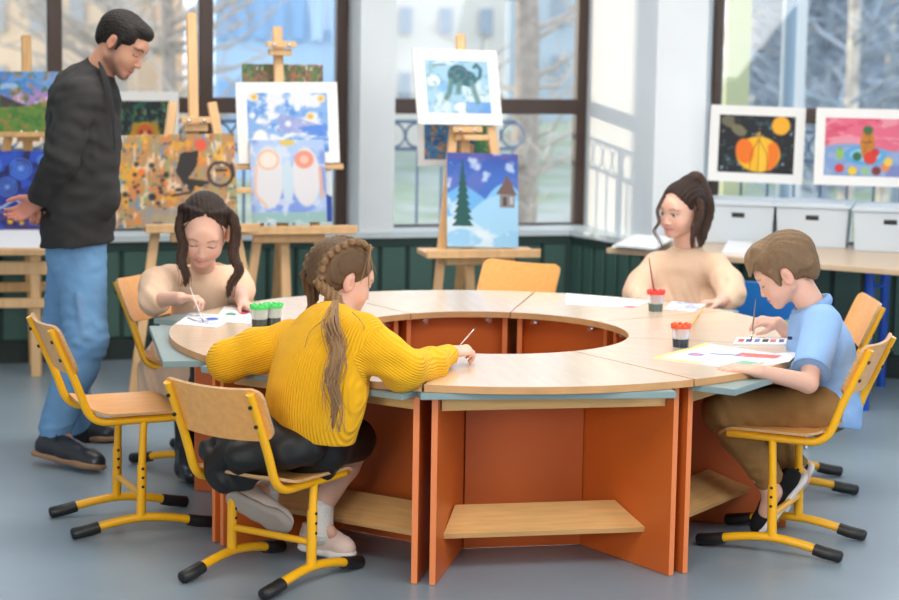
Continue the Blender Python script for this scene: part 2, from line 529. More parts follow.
for i, (x, d, s) in enumerate(((826, 22, 6), (868, 28.5, 7), (905, 24.5, 8), (772, 31.5, 9), (940, 35, 10))):
    tree('grey_tree', ['grey leafless tree left of the birch in the right window', 'grey leafless tree just right of the birch', 'grey leafless tree at the right edge of the photo',
                       'grey leafless tree behind the grey column outside', 'grey leafless tree half beyond the right edge'][i], x, d, .10, 5.2, M_TWIG_B, M_TWIG_B, 230, 1.7, s, tw=.02)
# porch columns outside the right window
M_YEL = mat('yellow_render', (.42, .43, .24), .8); M_COLB = mat('grey_blue_paint', (.19, .26, .33), .5); M_WHITE = mat('white_paint', (.60, .60, .60), .5)
def outcol(name, label, xa, xb, d, m, rnd=False):
    a, c = at(xa, 60, d), at(xb, 60, d); w = c[0] - a[0]
    b = MB()
    if rnd: b.lathe([(w / 2, 0), (w / 2, 4)], n=20)
    else: b.box((0, w / 2, 2), (w, w, 4))
    o = b.build(name, m, loc=((a[0] + c[0]) / 2, d, -.5), smooth=40 if rnd else None); tag(o, label, 'column')
outcol('yellow_post', 'yellow rendered post outside, by the brown frame of the right window', 727, 750, 12.6, M_YEL)
outcol('grey_column', 'round grey blue column outside the right window', 781, 796, 13.2, M_COLB, True)
outcol('white_post', 'white post outside just right of the grey column', 796.5, 806, 13.6, M_WHITE)

# ------------------------------------------------------------------ ring of eight table segments
M_TOP = mat('beech_laminate', (.76, .59, .43), .24, noise=.07, nscale=3, stretch=(9, 1.2, 1), spec=.55, coat=.75)
M_TOP.node_tree.nodes['Principled BSDF'].inputs['Coat Roughness'].default_value = .24
M_EDGE = mat('beech_edge', (.58, .31, .13), .4, noise=.12, nscale=12)
M_ORANGE = mat('orange_board', (.60, .125, .018), .42, noise=.05, nscale=4)
M_ORANGE_E = mat('orange_edge', (.82, .24, .08), .42)
M_BEECH = mat('beech_board', (.74, .43, .17), .4, noise=.12, nscale=5, stretch=(1.5, 14, 14))
M_PLATE = mat('grey_blue_board', (.25, .345, .355), .35, noise=.05)
M_STEEL = mat('steel', (.72, .72, .74), .25, metal=1)
TC = V(.1328, 7.037); PHI = .1905; RO, RI, TH = 1.093, .488, .62
SEG = {}
def sector(r0, r1, a, n=14):
    """outline of a ring sector, half-angle a, pointing +y"""
    outer = [(r1 * math.sin(t), r1 * math.cos(t)) for t in np.linspace(-a, a, n)]
    inner = [(r0 * math.sin(t), r0 * math.cos(t)) for t in np.linspace(a, -a, n)]
    return outer + inner
def segment(k, label, slide=1.13, skew=0., shift=0.):
    """segment whose middle points 22.5 + 45k degrees clockwise from the far side"""
    ang = PHI + (k + .5) * PI / 4
    rc = .8
    loc = (TC[0] + rc * math.sin(ang), TC[1] + rc * math.cos(ang), 0)
    rt = thing('table_segment', label, 'table', loc, -ang, 'curved segments of the ring table')
    a = PI / 8 - .0035
    sh = lambda P: [(x, y - rc) for x, y in P]
    b = MB(); P = sh(sector(RI, RO, a)); n = len(P)
    vs = [V(x, y, TH) for x, y in P] + [V(x, y, TH - .022) for x, y in P]
    # quads across the sector keep the top flat and clean
    h = n // 2
    for i in range(h - 1):
        q = (i, i + 1, n - 2 - i, n - 1 - i)
        b.add([vs[j] for j in q], [(0, 1, 2, 3)], 0); b.add([vs[n + j] for j in q], [(3, 2, 1, 0)], 1)
    for i in range(n):
        j = (i + 1) % n; b.add([vs[i], vs[j], vs[n + j], vs[n + i]], [(0, 1, 2, 3)], 1)
    b.build('tabletop', [M_TOP, M_EDGE], rt)
    # the two radial side panels
    for s in (-1, 1):
        dr = V(math.sin(s * PI / 8), math.cos(s * PI / 8), 0); tn = V(math.cos(s * PI / 8), -math.sin(s * PI / 8), 0) * s
        p0, p1 = dr * .545 - tn * .028, dr * 1.045 - tn * .028
        c = (p0 + p1) / 2 - V(0, rc, 0); c[2] = (TH - .022) / 2
        pb = MB().box(c, (.018, .5, TH - .022 - .004), [tn, dr, V(0, 0, 1)])
        e = (p1 - V(0, rc, 0)) + dr * .0011; e[2] = c[2]
        pb.box(e, (.0185, .002, TH - .026), [tn, dr, V(0, 0, 1)], 1)
        e2 = (p0 - V(0, rc, 0)) - dr * .0011; e2[2] = c[2]
        pb.box(e2, (.0185, .002, TH - .026), [tn, dr, V(0, 0, 1)], 1)
        pb.build('side_panel', [M_ORANGE, M_ORANGE_E], rt)
    yb = .57
    wb = 2 * (yb * math.tan(PI / 8) - .042)
    MB().box((0, yb - rc, .30), (wb, .016, .59)).build('back_panel', M_ORANGE, rt)
    ya = .94
    wa = 2 * (ya * math.tan(PI / 8) - .041)
    MB().box((0, ya - rc, TH - .0225 - .035), (wa, .018, .07)).build('apron', M_BEECH, rt)
    ys = .80; dz = .035
    ws = 2 * (ys * math.tan(PI / 8) - .047)
    tilt = math.radians(24)
    ax = [V(1, 0, 0), V(0, math.cos(tilt), -math.sin(tilt)), V(0, math.sin(tilt), math.cos(tilt))]
    wf = 2 * ((ys + .075) * math.tan(PI / 8) - .042); wk = 2 * ((ys - .075) * math.tan(PI / 8) - .042)
    sb = MB(); top = []
    for z in (.009, -.009):
        for x, y in ((-wk / 2, -.072), (wk / 2, -.072), (wf / 2, .072), (-wf / 2, .072)):
            top.append(V(0, ys - rc, .150) + ax[0] * x + ax[1] * y + ax[2] * z)
    sb.add(top, [(0, 1, 2, 3), (7, 6, 5, 4), (0, 4, 5, 1), (1, 5, 6, 2), (2, 6, 7, 3), (3, 7, 4, 0)])
    sb.build('foot_shelf', M_BEECH, rt)
    # the pull-out drawing board under the top
    cs, sn = math.cos(skew), math.sin(skew)
    ho, hi = .385, .352
    out = [(-ho, slide), (ho, slide), (ho, .985), (hi, .957), (.30, .83), (-.30, .83), (-hi, .957), (-ho, .985)]
    pts = []
    for x, y in out:
        x += shift * (y > .96); dx, dy = x * cs - (y - .9) * sn * 0, (y - .9) + x * sn * (y > .96)
        pts.append((dx, .9 + dy - rc))
    MB().prism(pts, TH - .043, TH - .023).build('pull_out_board', M_PLATE, rt, bevel=.002)
    for x in (-.12, .12):
        l = MB().box((x, RI + .012 - rc + .02, TH - .036), (.03, .02, .022), None, 0, .004)
        l.lathe([(.007, 0), (.007, .012)], (x, RI + .022 - rc - .012, TH - .04), 10, axis=(0, 1, 0))
        l.build('latch', M_STEEL, rt, smooth=30)
    SEG[k] = (rt, ang)
    return rt
segment(0, 'curved table segment before the girl with the high ponytail, under a large white sheet', 1.20)
segment(1, 'curved table segment at the right side, between the ponytail girl and the boy', 1.10)
segment(2, 'curved table segment at which the boy in the blue polo paints', 1.13)
segment(3, 'front table segment nearest the viewer, empty, with no chair at it', 1.062, -.075, .045)
segment(4, 'curved table segment at which the girl in the yellow sweater sits', 1.07, 0, .0)
segment(5, 'curved table segment at the left, its grey board pulled out, facing the empty chair', 1.14)
segment(6, 'curved table segment before the girl in the beige dress, with papers and green cups', 1.19)
segment(7, 'curved table segment at the far side, before the empty beech chair', 1.06)

# ------------------------------------------------------------------ school chairs
M_YTUBE = mat('yellow_tube', (.90, .45, .008), .32, noise=.03)
M_CAP = mat('black_plastic', (.012, .012, .013), .45)
M_PLY = mat('beech_ply', (.85, .41, .12), .32, noise=.10, nscale=4, stretch=(2, 12, 12))
M_PLY_E = mat('ply_edge', (.56, .33, .15), .5, noise=.2, nscale=30, stretch=(1, 1, 8))
def school_chair(label, loc, rz, sh=.405):
    """chair facing local +x"""
    rt = thing('school_chair', label, 'chair', loc, rz, 'yellow school chairs')
    hw = .155
    for s in (-1, 1):
        y = s * hw
        sk = spline([V(-.21, y, .017), V(-.12, y, .042), V(0, y, .055), V(.12, y, .042), V(.21, y, .017)], 5)
        f = MB().tube(sk, .0165, 10, flat=((0, 0, 1), .85)).build('skid', M_YTUBE, rt, smooth=50)
        for e in (-1, 1):
            q = [V(e * .150, y, .034), V(e * .185, y, .0262), V(e * .235, y, .0195)]
            MB().tube([q[0], q[1], q[2], q[2] + V(e * .006, 0, -.001)], [.0215, .0225, .0215, .015], 12, flat=((0, 0, 1), .9)).build('end_cap', M_CAP, f, smooth=50)
        p = MB().tube([V(-.01, y, .055), V(-.006, y, .23)], .0155, 10)
        p.tube([V(-.007, y, .2), V(0, y, sh - .03)], .0125, 10)
        p.build('upright', M_YTUBE, rt, smooth=50)
        for z in (.16, .19, .22): MB().lathe([(.005, -.0165), (.005, .0165)], (-.007, y, z), 8, axis=(0, 1, 0)).build('bolt', M_CAP, rt)
        rl = fillet([V(.15, y, sh - .022), V(-.175, y, sh - .026), V(-.214, y, sh + .09), V(-.300, y, sh + .285)], .09, 6)
        MB().tube(rl, .0135, 10).build('side_rail', M_YTUBE, rt, smooth=50)
    MB().tube([V(-.008, -hw, .13), V(-.008, hw, .13)], .011, 10).build('crossbar', M_YTUBE, rt, smooth=50)
    # seat: slightly dished plywood with rounded corners
    def board(fn, nu, nv, th, name, m):
        b = MB(); T, B = [], []
        for i in range(nu + 1):
            for j in range(nv + 1):
                p, nrm = fn(i / nu, j / nv); T.append(p + nrm * th / 2); B.append(p - nrm * th / 2)
        w = nv + 1; N = len(T); fs = []; fe = []
        for i in range(nu):
            for j in range(nv):
                q = (i * w + j, i * w + j + 1, (i + 1) * w + j + 1, (i + 1) * w + j); fs.append(q); fs.append(tuple(N + t for t in q[::-1]))
        rim = [i * w for i in range(nu + 1)] + [nu * w + j for j in range(1, w)] + [i * w + nv for i in range(nu - 1, -1, -1)] + [j for j in range(nv - 1, 0, -1)]
        for i in range(len(rim)):
            a, c = rim[i], rim[(i + 1) % len(rim)]; fe.append((a, c, N + c, N + a))
        b.add(T + B, fs, 0); o = len(b.v); b.f += fe; b.mi += [1] * len(fe)
        return b.build(name, [m, M_PLY_E], rt, smooth=40)
    def rounded(u, v, w, h, r):
        x, y = (u - .5) * w, (v - .5) * h
        # squash the grid corner into a rounded one
        ax_, ay_ = abs(x) - (w / 2 - r), abs(y) - (h / 2 - r)
        if ax_ > 0 and ay_ > 0:
            m_ = max(ax_, ay_); L = math.hypot(ax_, ay_)
            x = math.copysign(w / 2 - r + ax_ * m_ / L, x); y = math.copysign(h / 2 - r + ay_ * m_ / L, y)
        return x, y
    def seat(u, v):
        x, y = rounded(u, v, .36, .37, .05)
        dz = -.010 * (1 - (2 * y / .37) ** 2) - (.03 * max(0, (x - .11) / .07) ** 2) + .02 * max(0, (-x - .1) / .08) ** 2
        return V(x + .005, y, sh + dz), V(0, 0, 1)
    board(seat, 18, 12, .009, 'seat', M_PLY)
    def back(u, v):
        h, y = rounded(u, v, .175, .37, .035)
        t = V(-.40, 0, .916); nx = V(.916, 0, .40)
        curve = -.024 * (1 - (2 * y / .37) ** 2)
        return V(-.270, y, sh + .212) + t * h + nx * (curve + .020), nx
    board(back, 10, 12, .010, 'backrest', M_PLY)
    for s in (-1, 1):
        for z in (.19, .25): MB().lathe([(.006, -.004), (.006, .004)], (-.214 - (z - .09) * .44 - .014, s * hw, sh + z - .006), 8, axis=(1, 0, .44)).build('bolt', M_CAP, rt)
    return rt
CH = 'yellow school chairs'
chair0 = school_chair('empty yellow framed school chair pulled out beside the standing man', (-1.053, 6.715, 0), math.radians(24))
def chair(x, y, deg, label): return dup(chair0, (x, y, 0), math.radians(deg), label)
school_chair('yellow framed school chair on which the girl in the yellow sweater sits', (-.524, 6.085, 0), math.radians(56), .338)
chair(-.92, 7.70, -22, 'yellow framed school chair behind the girl in the beige dress')
chair(.145, 8.20, 237, 'empty beech backed school chair at the far side of the ring table')
chair(1.105, 6.585, 155, 'yellow framed school chair on which the boy in the blue polo sits')
chair(1.255, 7.46, 180, 'empty yellow framed school chair just behind the boy')

# ------------------------------------------------------------------ easels
M_PINE = mat('easel_pine', (.72, .45, .22), .45, noise=.12, nscale=4, stretch=(8, 8, 1))
M_PINE_D = mat('easel_pine_worn', (.60, .35, .15), .5, noise=.2, nscale=5, stretch=(8, 8, 1))
EASELS = {}
def easel(label, x, d, yaw, mast_z, tray_z, tray_w, tray_d=.16, bar_z=None, bar_w=.45, stub_z=None, clamp_z=None, spread=.24, lean=.18, mast_dx=0., wood=None, low_z=.30, tray_dx=0., rear=.55, bar_y=-.03):
    """studio easel: two converging front legs, mast, tray, crossbar, rear leg. x pixel of its middle at the tray, d depth of the tray front"""
    w_ = wood or M_PINE
    p = at(x, 220, d)
    rt = thing('easel', label, 'easel', (p[0], d, 0), yaw, 'wooden painting easels')
    yb = lambda z: (z - tray_z) * math.tan(lean)         # lean of the easel's face
    tops = stub_z or tray_z + .5
    for s in (-1, 1):
        a, c = V(s * spread, .045 + yb(0), 0), V(s * .085, .045 + yb(tops), tops)
        MB().bar(a, c, .042, .024, up=(0, 1, 0), bev=.004).build('front_leg', w_, rt)
    MB().bar(V(mast_dx, .075 + yb(low_z), low_z), V(mast_dx * 2, .075 + yb(mast_z), mast_z), .046, .024, up=(0, 1, 0), bev=.006).build('mast', w_, rt)
    MB().bar(V(0, .115 + yb(tops * .93), tops * .93), V(.02, rear, 0), .04, .026, up=(0, 1, 0), bev=.004).build('rear_leg', M_PINE_D, rt)
    cb = MB(); z = low_z
    hx = spread + (.085 - spread) * z / tops
    cb.bar(V(-hx - .03, .07 + yb(z), z), V(hx + .03, .07 + yb(z), z), .022, .045, bev=.003)
    cb.build('crossbar', w_, rt)
    t = MB().box(V(tray_dx, -tray_d / 2 + .07, tray_z - .012), (tray_w, tray_d + .05, .024), None, 0, .003)
    t.box(V(tray_dx, .045 - tray_d + .006, tray_z + .006), (tray_w, .014, .018), None, 0, .002)
    t.box(V(tray_dx, .0, tray_z - .045), (tray_w * .55, .03, .045), None, 0, .003)
    t.build('tray', w_, rt)
    if bar_z:
        MB().box(V(0, bar_y + yb(bar_z), bar_z), (bar_w, .045, .024), None, 0, .003).build('support_bar', w_, rt)
    if clamp_z:
        c = MB().box(V(mast_dx * 1.8, -.0 + yb(clamp_z), clamp_z), (.135, .045, .026), None, 0, .003)
        c.box(V(mast_dx * 1.8, .03 + yb(clamp_z), clamp_z - .035), (.105, .06, .03), None, 0, .003)
        cl = c.build('clamp', w_, rt)
        for s in (-1, 1): MB().ball(V(mast_dx * 1.8 + s * .034, -.023 + yb(clamp_z), clamp_z - .002), .0085, 10, 6).build('screw', M_STEEL, cl, smooth=60)
    return rt, yb

e1, yb1 = easel('tall wooden easel behind the standing man, carrying the mountain and starry blue paintings', 30, 9.62, .26, 1.585, .655, .62, .10, 1.125, .34, 1.14, 1.14, .30, low_z=.40, wood=M_PINE_D, lean=.08, rear=.20)
e2, yb2 = easel('wooden easel with tall mast carrying the orange abstract canvas, behind the girl in beige', 197, 8.95, .26, 1.70, .775, .50, .10, .925, .50, 1.31, 1.235, .30, mast_dx=.004, low_z=.52, tray_dx=.02, bar_y=.04)
e3, yb3 = easel('wooden easel at the left window holding two blue watercolours one above the other', 289, 9.25, .26, 1.645, .745, .60, .12, 1.02, .50, 1.0, 1.565, .26, low_z=.36, mast_dx=-.008)
e5, yb5 = easel('wooden easel at the middle window with the fir tree painting on its tray', 478, 9.2, .22, 1.625, .665, .52, .18, 1.165, .12, 1.21, 1.20, .24, mast_dx=-.02, low_z=.40)

# low drawing table before it
tt = thing('drawing_table', 'low wooden drawing table with a white sheet, under the starry blue painting', 'table', tuple(atz(30, 372, 0)))
tl = V(*tt.location)
fa, fb, ra, rb = at(-60, 250, 9.33), at(52, 250, 9.33), at(-60, 230, 9.56), at(50, 230, 9.56)
b = MB(); nrm = unit(np.cross(fb - fa, ra - fa)); q = [p - tl for p in (fa, fb, rb, ra)]
b.add(q + [p - nrm * .028 for p in q], [(0, 1, 2, 3), (7, 6, 5, 4), (0, 4, 5, 1), (1, 5, 6, 2), (2, 6, 7, 3), (3, 7, 4, 0)]); b.build('table_top', M_PINE, tt, bevel=.003)
for x, y_ in ((36, 9.50), (-45, 9.50)):
    p = at(x, 300, y_) - tl; MB().bar((p[0], p[1], -tl[2]), (p[0], p[1], .575 - tl[2]), .045, .04, up=(0, 1, 0), bev=.003).build('leg', M_PINE, tt)
p, q_ = at(-45, 303, 9.47) - tl, at(50, 303, 9.47) - tl
MB().bar(p, q_, .022, .045, bev=.003).build('crossbar', M_PINE, tt)
p, q_ = at(-50, 268, 9.49) - tl, at(48, 268, 9.49) - tl
MB().bar(p, q_, .025, .06, bev=.003).build('apron', M_PINE, tt)
sh_ = thing('paper_sheet', 'large white sheet lying on the low drawing table at the left edge', 'paper', tuple((fa + rb) / 2))
c_ = V(*sh_.location); q = [p + nrm * .0012 - c_ for p in (fa * .97 + fb * .03 + (ra - fa) * .10, fb * .96 + fa * .04 + (rb - fb) * .10, rb * .96 + ra * .04, ra)]
MB().add(q + [p - nrm * .001 for p in q], [(0, 1, 2, 3), (7, 6, 5, 4), (0, 4, 5, 1), (1, 5, 6, 2), (2, 6, 7, 3), (3, 7, 4, 0)]).build('paper', mat('paper', (.84, .86, .90), .75), sh_)

# ------------------------------------------------------------------ paintings (colour worked out point by point on a fine grid)
M_PAINT = mat('paint_on_paper', (1, 1, 1), .6, attr='col')
M_MOUNT = mat('white_mount', (.79, .79, .79), .7)
M_CANVAS = mat('canvas_side', (.66, .56, .42), .8)
def vnoise(u, v, s, seed):
    r = np.random.RandomState(seed).rand(64, 64)
    x, y = u * s, v * s
    i, j = np.floor(x).astype(int), np.floor(y).astype(int); fx, fy = x - i, y - j
    fx, fy = fx * fx * (3 - 2 * fx), fy * fy * (3 - 2 * fy)
    g = lambda a, b: r[a % 64, b % 64]
    return (g(i, j) * (1 - fx) + g(i + 1, j) * fx) * (1 - fy) + (g(i, j + 1) * (1 - fx) + g(i + 1, j + 1) * fx) * fy
def fbm(u, v, s, seed): return .55 * vnoise(u, v, s, seed) + .3 * vnoise(u, v, 2 * s, seed + 1) + .15 * vnoise(u, v, 4 * s, seed + 2)
def lin(c): c = np.asarray(c, float) / 255; return np.where(c < .04045, c / 12.92, ((c + .055) / 1.055) ** 2.4)
class Pic:
    """u to the right 0..1, v up 0..1; colours given as 0..255"""
    def __init__(s, asp, base, n=86, seed=0):
        s.nu, s.nv = (n, max(12, int(n / asp))); s.asp = asp
        s.u, s.v = [a.ravel() for a in np.meshgrid((np.arange(s.nu + 1)) / s.nu, np.arange(s.nv + 1) / s.nv, indexing='ij')]
        s.c = np.tile(np.array(base, float), (s.u.size, 1)); s.seed = seed
    def put(s, m, col, a=1.):
        m = (np.clip(np.asarray(m, float), 0, 1) * a)[:, None]
        s.c = s.c * (1 - m) + np.array(col, float) * m; return s
    def disc(s, cx, cy, r, col, a=1., ry=None, soft=.02, rot=0.):
        x, y = (s.u - cx), (s.v - cy); ry = ry or r * s.asp
        x2 = x * math.cos(rot) + y / s.asp * math.sin(rot); y2 = -x * math.sin(rot) * s.asp + y * math.cos(rot)
        q = np.sqrt((x2 / r) ** 2 + (y2 / ry) ** 2); return s.put((1 - q) / (soft / r) + .5, col, a)
    def ring(s, cx, cy, r, w, col, a=1.):
        q = np.hypot(s.u - cx, (s.v - cy) / s.asp); return s.put(1.3 - np.abs(q - r) / w, col, a)
    def line(s, pts, w, col, a=1.):
        d = np.full(s.u.size, 9.)
        for (x0, y0), (x1, y1) in zip(pts[:-1], pts[1:]):
            ax, ay, bx, by = x0, y0 / s.asp, x1, y1 / s.asp; px, py = s.u, s.v / s.asp
            t = np.clip(((px - ax) * (bx - ax) + (py - ay) * (by - ay)) / max(1e-9, (bx - ax) ** 2 + (by - ay) ** 2), 0, 1)
            d = np.minimum(d, np.hypot(px - ax - t * (bx - ax), py - ay - t * (by - ay)))
        return s.put(1.35 - d / w, col, a)
    def poly(s, pts, col, a=1.):
        ins = np.zeros(s.u.size, bool); n = len(pts)
        for i in range(n):
            (x0, y0), (x1, y1) = pts[i], pts[(i + 1) % n]
            if y0 == y1: continue
            ins ^= ((y0 > s.v) != (y1 > s.v)) & (s.u < (x1 - x0) * (s.v - y0) / (y1 - y0) + x0)
        return s.put(ins, col, a)
    def blot(s, sc, seed, lo, col, a=1., st=(1, 1), sh=8): return s.put((fbm(s.u * st[0] * s.asp, s.v * st[1], sc, seed) - lo) * sh, col, a)
    def below(s, f, col, a=1.): return s.put((f(s.u) - s.v) * 40 + .5, col, a)

def painting(name, label, x, y, d, wpx, hpx, pic, yaw=0., lean=.18, roll=0., mount=0., cat='painting', thick=.012, group=None, side=None):
    """x, y: pixel of the middle of the bottom edge at depth d; sizes in pixels; mount: white border in metres"""
    sc = d / F_PX; w, h = wpx * sc, hpx * sc / math.cos(lean)
    p = at(x, y, d)
    o = thing(name, label, cat, tuple(p), 0, group)
    o.rotation_euler = (Matrix.Rotation(yaw, 3, 'Z') @ Matrix.Rotation(-lean, 3, 'X') @ Matrix.Rotation(roll, 3, 'Y')).to_euler()
    b = MB()
    iw, ih = (w - 2 * mount, h - 2 * mount)
    if mount:
        MB().box((0, thick / 2, h / 2), (w, thick, h)).build('mount', M_MOUNT, o)
    nu, nv = pic.nu, pic.nv
    front = -.0012 if mount else 0.
    vs = [V((u - .5) * iw, front, mount + v * ih) for u, v in zip(pic.u, pic.v)]
    fs = [(i * (nv + 1) + j, (i + 1) * (nv + 1) + j, (i + 1) * (nv + 1) + j + 1, i * (nv + 1) + j + 1) for i in range(nu) for j in range(nv)]
    b.add(vs, fs, 0); n0 = len(vs)
    # the sheet or canvas has its own thickness
    back = .0 if mount else thick
    c8 = [V(sx * iw / 2, yy, mount + zz * ih) for yy in (front + (.0001), back + .0001 if not mount else 0) for sx in (-1, 1) for zz in (0, 1)]
    b.add(c8, [(0, 1, 5, 4), (2, 6, 7, 3), (0, 4, 6, 2), (1, 3, 7, 5), (4, 5, 7, 6)], 1)
    cols = np.vstack([.84 * lin(np.clip(pic.c, 0, 255)), np.ones((8, 3))])
    me_o = b.build('picture' if mount else 'canvas', [M_PAINT, side or M_CANVAS], o, colors=cols)
    return o

R = np.random.RandomState(3)
# mountain landscape
P = Pic(1.15, (70, 130, 205)); P.blot(4, 1, .52, (190, 215, 235), .7, (1, 2)); P.below(lambda u: .60 + .16 * np.exp(-((u - .78) / .16) ** 2) + .04 * np.sin(u * 30), (165, 135, 200))
P.blot(9, 5, .55, (225, 215, 240), .6); P.put(P.v > .74 + .1 * np.sin(P.u * 5), (70, 135, 210), .6 * (P.v > .7))
P.below(lambda u: .62 - .55 * np.abs(u - .25), (60, 55, 60)); P.below(lambda u: .42 + .25 * np.clip(u - .45, 0, 1), (120, 140, 55)); P.below(lambda u: .40 - .02 * np.sin(u * 9), (90, 135, 50))
P.blot(14, 9, .58, (190, 120, 70), .7); P.blot(11, 12, .6, (45, 105, 40), .6)
painting('landscape_painting', 'unframed painting of purple mountains over a green meadow, behind the man', 22, 133, 9.62, 82, 61, P, .26, .08)
# blue swirls
P = Pic(.95, (18, 45, 150)); P.blot(5, 21, .5, (35, 80, 200)); P.blot(9, 24, .56, (10, 22, 90))
for cx, cy, r in ((.28, .82, .10), (.62, .78, .13), (.82, .55, .09), (.45, .55, .12), (.15, .5, .08), (.9, .88, .07), (.7, .35, .07)):
    for k in range(3): P.ring(cx, cy, r * (1 - .3 * k), .010, (95, 150, 235), .8)
    P.disc(cx, cy, r * .25, (150, 190, 240), .8)
P.line([(.35, .28), (.55, .40), (.66, .31), (.8, .42), (.95, .30)], .014, (190, 205, 235)); P.put((P.v < .26) * (fbm(P.u, P.v, 9, 30) > .42), (70, 50, 120)); P.disc(.48, .12, .035, (230, 180, 40)); P.disc(.62, .10, .03, (230, 180, 40))
P.line([(.3, .30), (.95, .27)], .008, (170, 190, 230)); P.line([(.3, .24), (.95, .22)], .006, (150, 170, 220))
painting('swirl_painting', 'deep blue painting with pale swirls on the easel tray behind the man', 12, 231, 9.57, 80, 80, P, .26, .08)
# dark picture with an orange animal head in a white mount (stands on the sill)
P = Pic(1.5, (16, 34, 40)); P.blot(7, 31, .55, (40, 100, 80)); P.blot(9, 34, .66, (150, 190, 190), .8, (1, .6)); P.blot(10, 37, .62, (120, 130, 50), .7)
P.disc(.52, .06, .30, (190, 150, 40), ry=.42); P.disc(.34, .34, .08, (180, 140, 40)); P.disc(.70, .36, .08, (180, 140, 40)); P.disc(.52, .10, .18, (215, 95, 45), ry=.32); P.disc(.52, .14, .07, (235, 170, 130)); P.disc(.45, .22, .03, (40, 30, 20)); P.disc(.60, .22, .03, (40, 30, 20))
painting('animal_picture', 'dark green picture with an orange animal face in a white mount, by the man\'s chest', 144, 150, plane_x(144, 105, Pf1, n1)[1] - .055, 70, 58, P, .297, 0, 0, .045)
# orange abstract
P = Pic(1.27, (186, 138, 88), 110); P.blot(10, 41, .5, (225, 130, 60), .8, (1, .7)); P.blot(12, 44, .56, (150, 160, 110), .8, (1.2, .6)); P.blot(14, 47, .60, (235, 215, 190), .8, (1.3, .5)); P.blot(16, 50, .63, (110, 140, 175), .8, (1.6, .5)); P.blot(9, 53, .58, (240, 170, 40), .7)
P.put((P.v < .2) * (P.u < .75) * (P.u > .2), (140, 150, 165), .6); P.blot(20, 56, .64, (60, 70, 90), .6)
P.poly([(.50, .60), (.55, .80), (.70, .82), (.68, .66), (.60, .52), (.74, .46), (.72, .42), (.56, .46)], (34, 28, 26)); P.line([(.60, .50), (.76, .47)], .016, (36, 30, 28)); P.ring(.87, .56, .10, .014, (40, 32, 28)); P.line([(.84, .60), (.92, .60)], .012, (40, 32, 28)); P.line([(.97, .66), (.98, .54)], .016, (40, 32, 28))
for i in range(34): P.disc(R.uniform(.05, .55), R.uniform(.25, .72), R.uniform(.006, .022), (38, 30, 28) if i % 3 else (235, 120, 50))
P.disc(.30, .33, .03, (36, 30, 28)); P.disc(.52, .40, .03, (36, 30, 28), ry=.02); P.disc(.62, .42, .03, (36, 30, 28)); P.line([(.47, .34), (.62, .37)], .012, (40, 34, 30)); P.disc(.22, .60, .03, (240, 120, 40)); P.disc(.72, .88, .05, (230, 90, 60))
painting('abstract_canvas', 'large orange abstract canvas with black strokes on the easel behind the girl in beige', 178, 227, 8.93, 122, 92, P, .26, .18, -.02)
# strip canvas, speckled
P = Pic(2.5, (130, 110, 80)); P.blot(8, 61, .5, (90, 130, 80)); P.blot(11, 64, .56, (200, 120, 80)); P.blot(12, 67, .6, (110, 70, 90)); P.blot(13, 70, .63, (215, 225, 215)); P.blot(14, 73, .6, (40, 110, 70))
painting('speckled_canvas', 'speckled green and red canvas showing only its top edge above a white mount', 284, 122, 9.46, 82, 57, P, .26)
# blue watercolour with suns in a white mount
P = Pic(1.22, (225, 230, 240)); P.blot(4, 81, .42, (125, 170, 230), .9, (1, 1.4)); P.blot(5, 84, .55, (80, 140, 220), .8); P.poly([(.40, .66), (.92, .45), (.95, .30), (.36, .34)], (150, 160, 215), .8); P.poly([(.62, .42), (.98, .48), (.98, .26), (.75, .28)], (70, 130, 225), .8)
for cx, cy in ((.09, .93), (.92, .90), (.78, .60)): P.disc(cx, cy, .055, (240, 225, 190)); P.disc(cx, cy, .036, (225, 180, 95))
for cx, cy in ((.06, .62), (.30, .60), (.62, .74), (.50, .48)): P.disc(cx, cy, .04, (235, 240, 245), .9)
P.disc(.15, .22, .09, (240, 240, 240), ry=.16); P.disc(.45, .03, .16, (215, 200, 120), ry=.10); P.blot(12, 88, .66, (245, 245, 250), .6)
painting('watercolour', 'white mounted blue watercolour with small yellow suns, upper picture at the left window', 289.5, 163, 9.24, 103, 80, P, .26, .18, -.01, .048)
# white and blue picture behind the penguins, corner in deep blue
P = Pic(1.0, (225, 232, 240)); P.blot(4, 91, .5, (190, 215, 235), .8); P.poly([(.80, .0), (1, .0), (1, .30), (.80, .38)], (25, 70, 175)); P.line([(.0, 1), (.0, 0)], .12, (40, 80, 170)); P.line([(.05, .75), (.05, .5)], .05, (235, 225, 230))
painting('white_watercolour', 'pale picture with a blue strip and blue corner, behind the two birds', 293, 222, 9.22, 82, 83, P, .26)
# two white birds
P = Pic(.84, (175, 200, 240)); P.blot(4, 101, .45, (120, 150, 225), .9); P.put(P.v < .12, (150, 190, 190)); P.blot(8, 104, .6, (225, 230, 245), .7)
P.disc(.24, .55, .19, (222, 222, 228), ry=.38); P.disc(.24, .76, .13, (240, 225, 215)); P.disc(.74, .55, .19, (224, 222, 228), ry=.36); P.disc(.72, .76, .13, (232, 150, 130)); P.disc(.72, .76, .06, (240, 190, 170)); P.ring(.24, .76, .13, .02, (235, 190, 160)); P.disc(.49, .50, .08, (200, 220, 235), ry=.28); P.line([(.08, .7), (.05, .35), (.20, .2)], .02, (235, 190, 165)); P.line([(.93, .66), (.95, .3)], .025, (225, 170, 150)); P.disc(.5, .97, .10, (225, 195, 90), ry=.04)
painting('bird_painting', 'pale blue painting of two white birds, lower picture on the easel at the left window', 290, 222.5, 9.17, 76, 82, P, .26, .18, -.01)
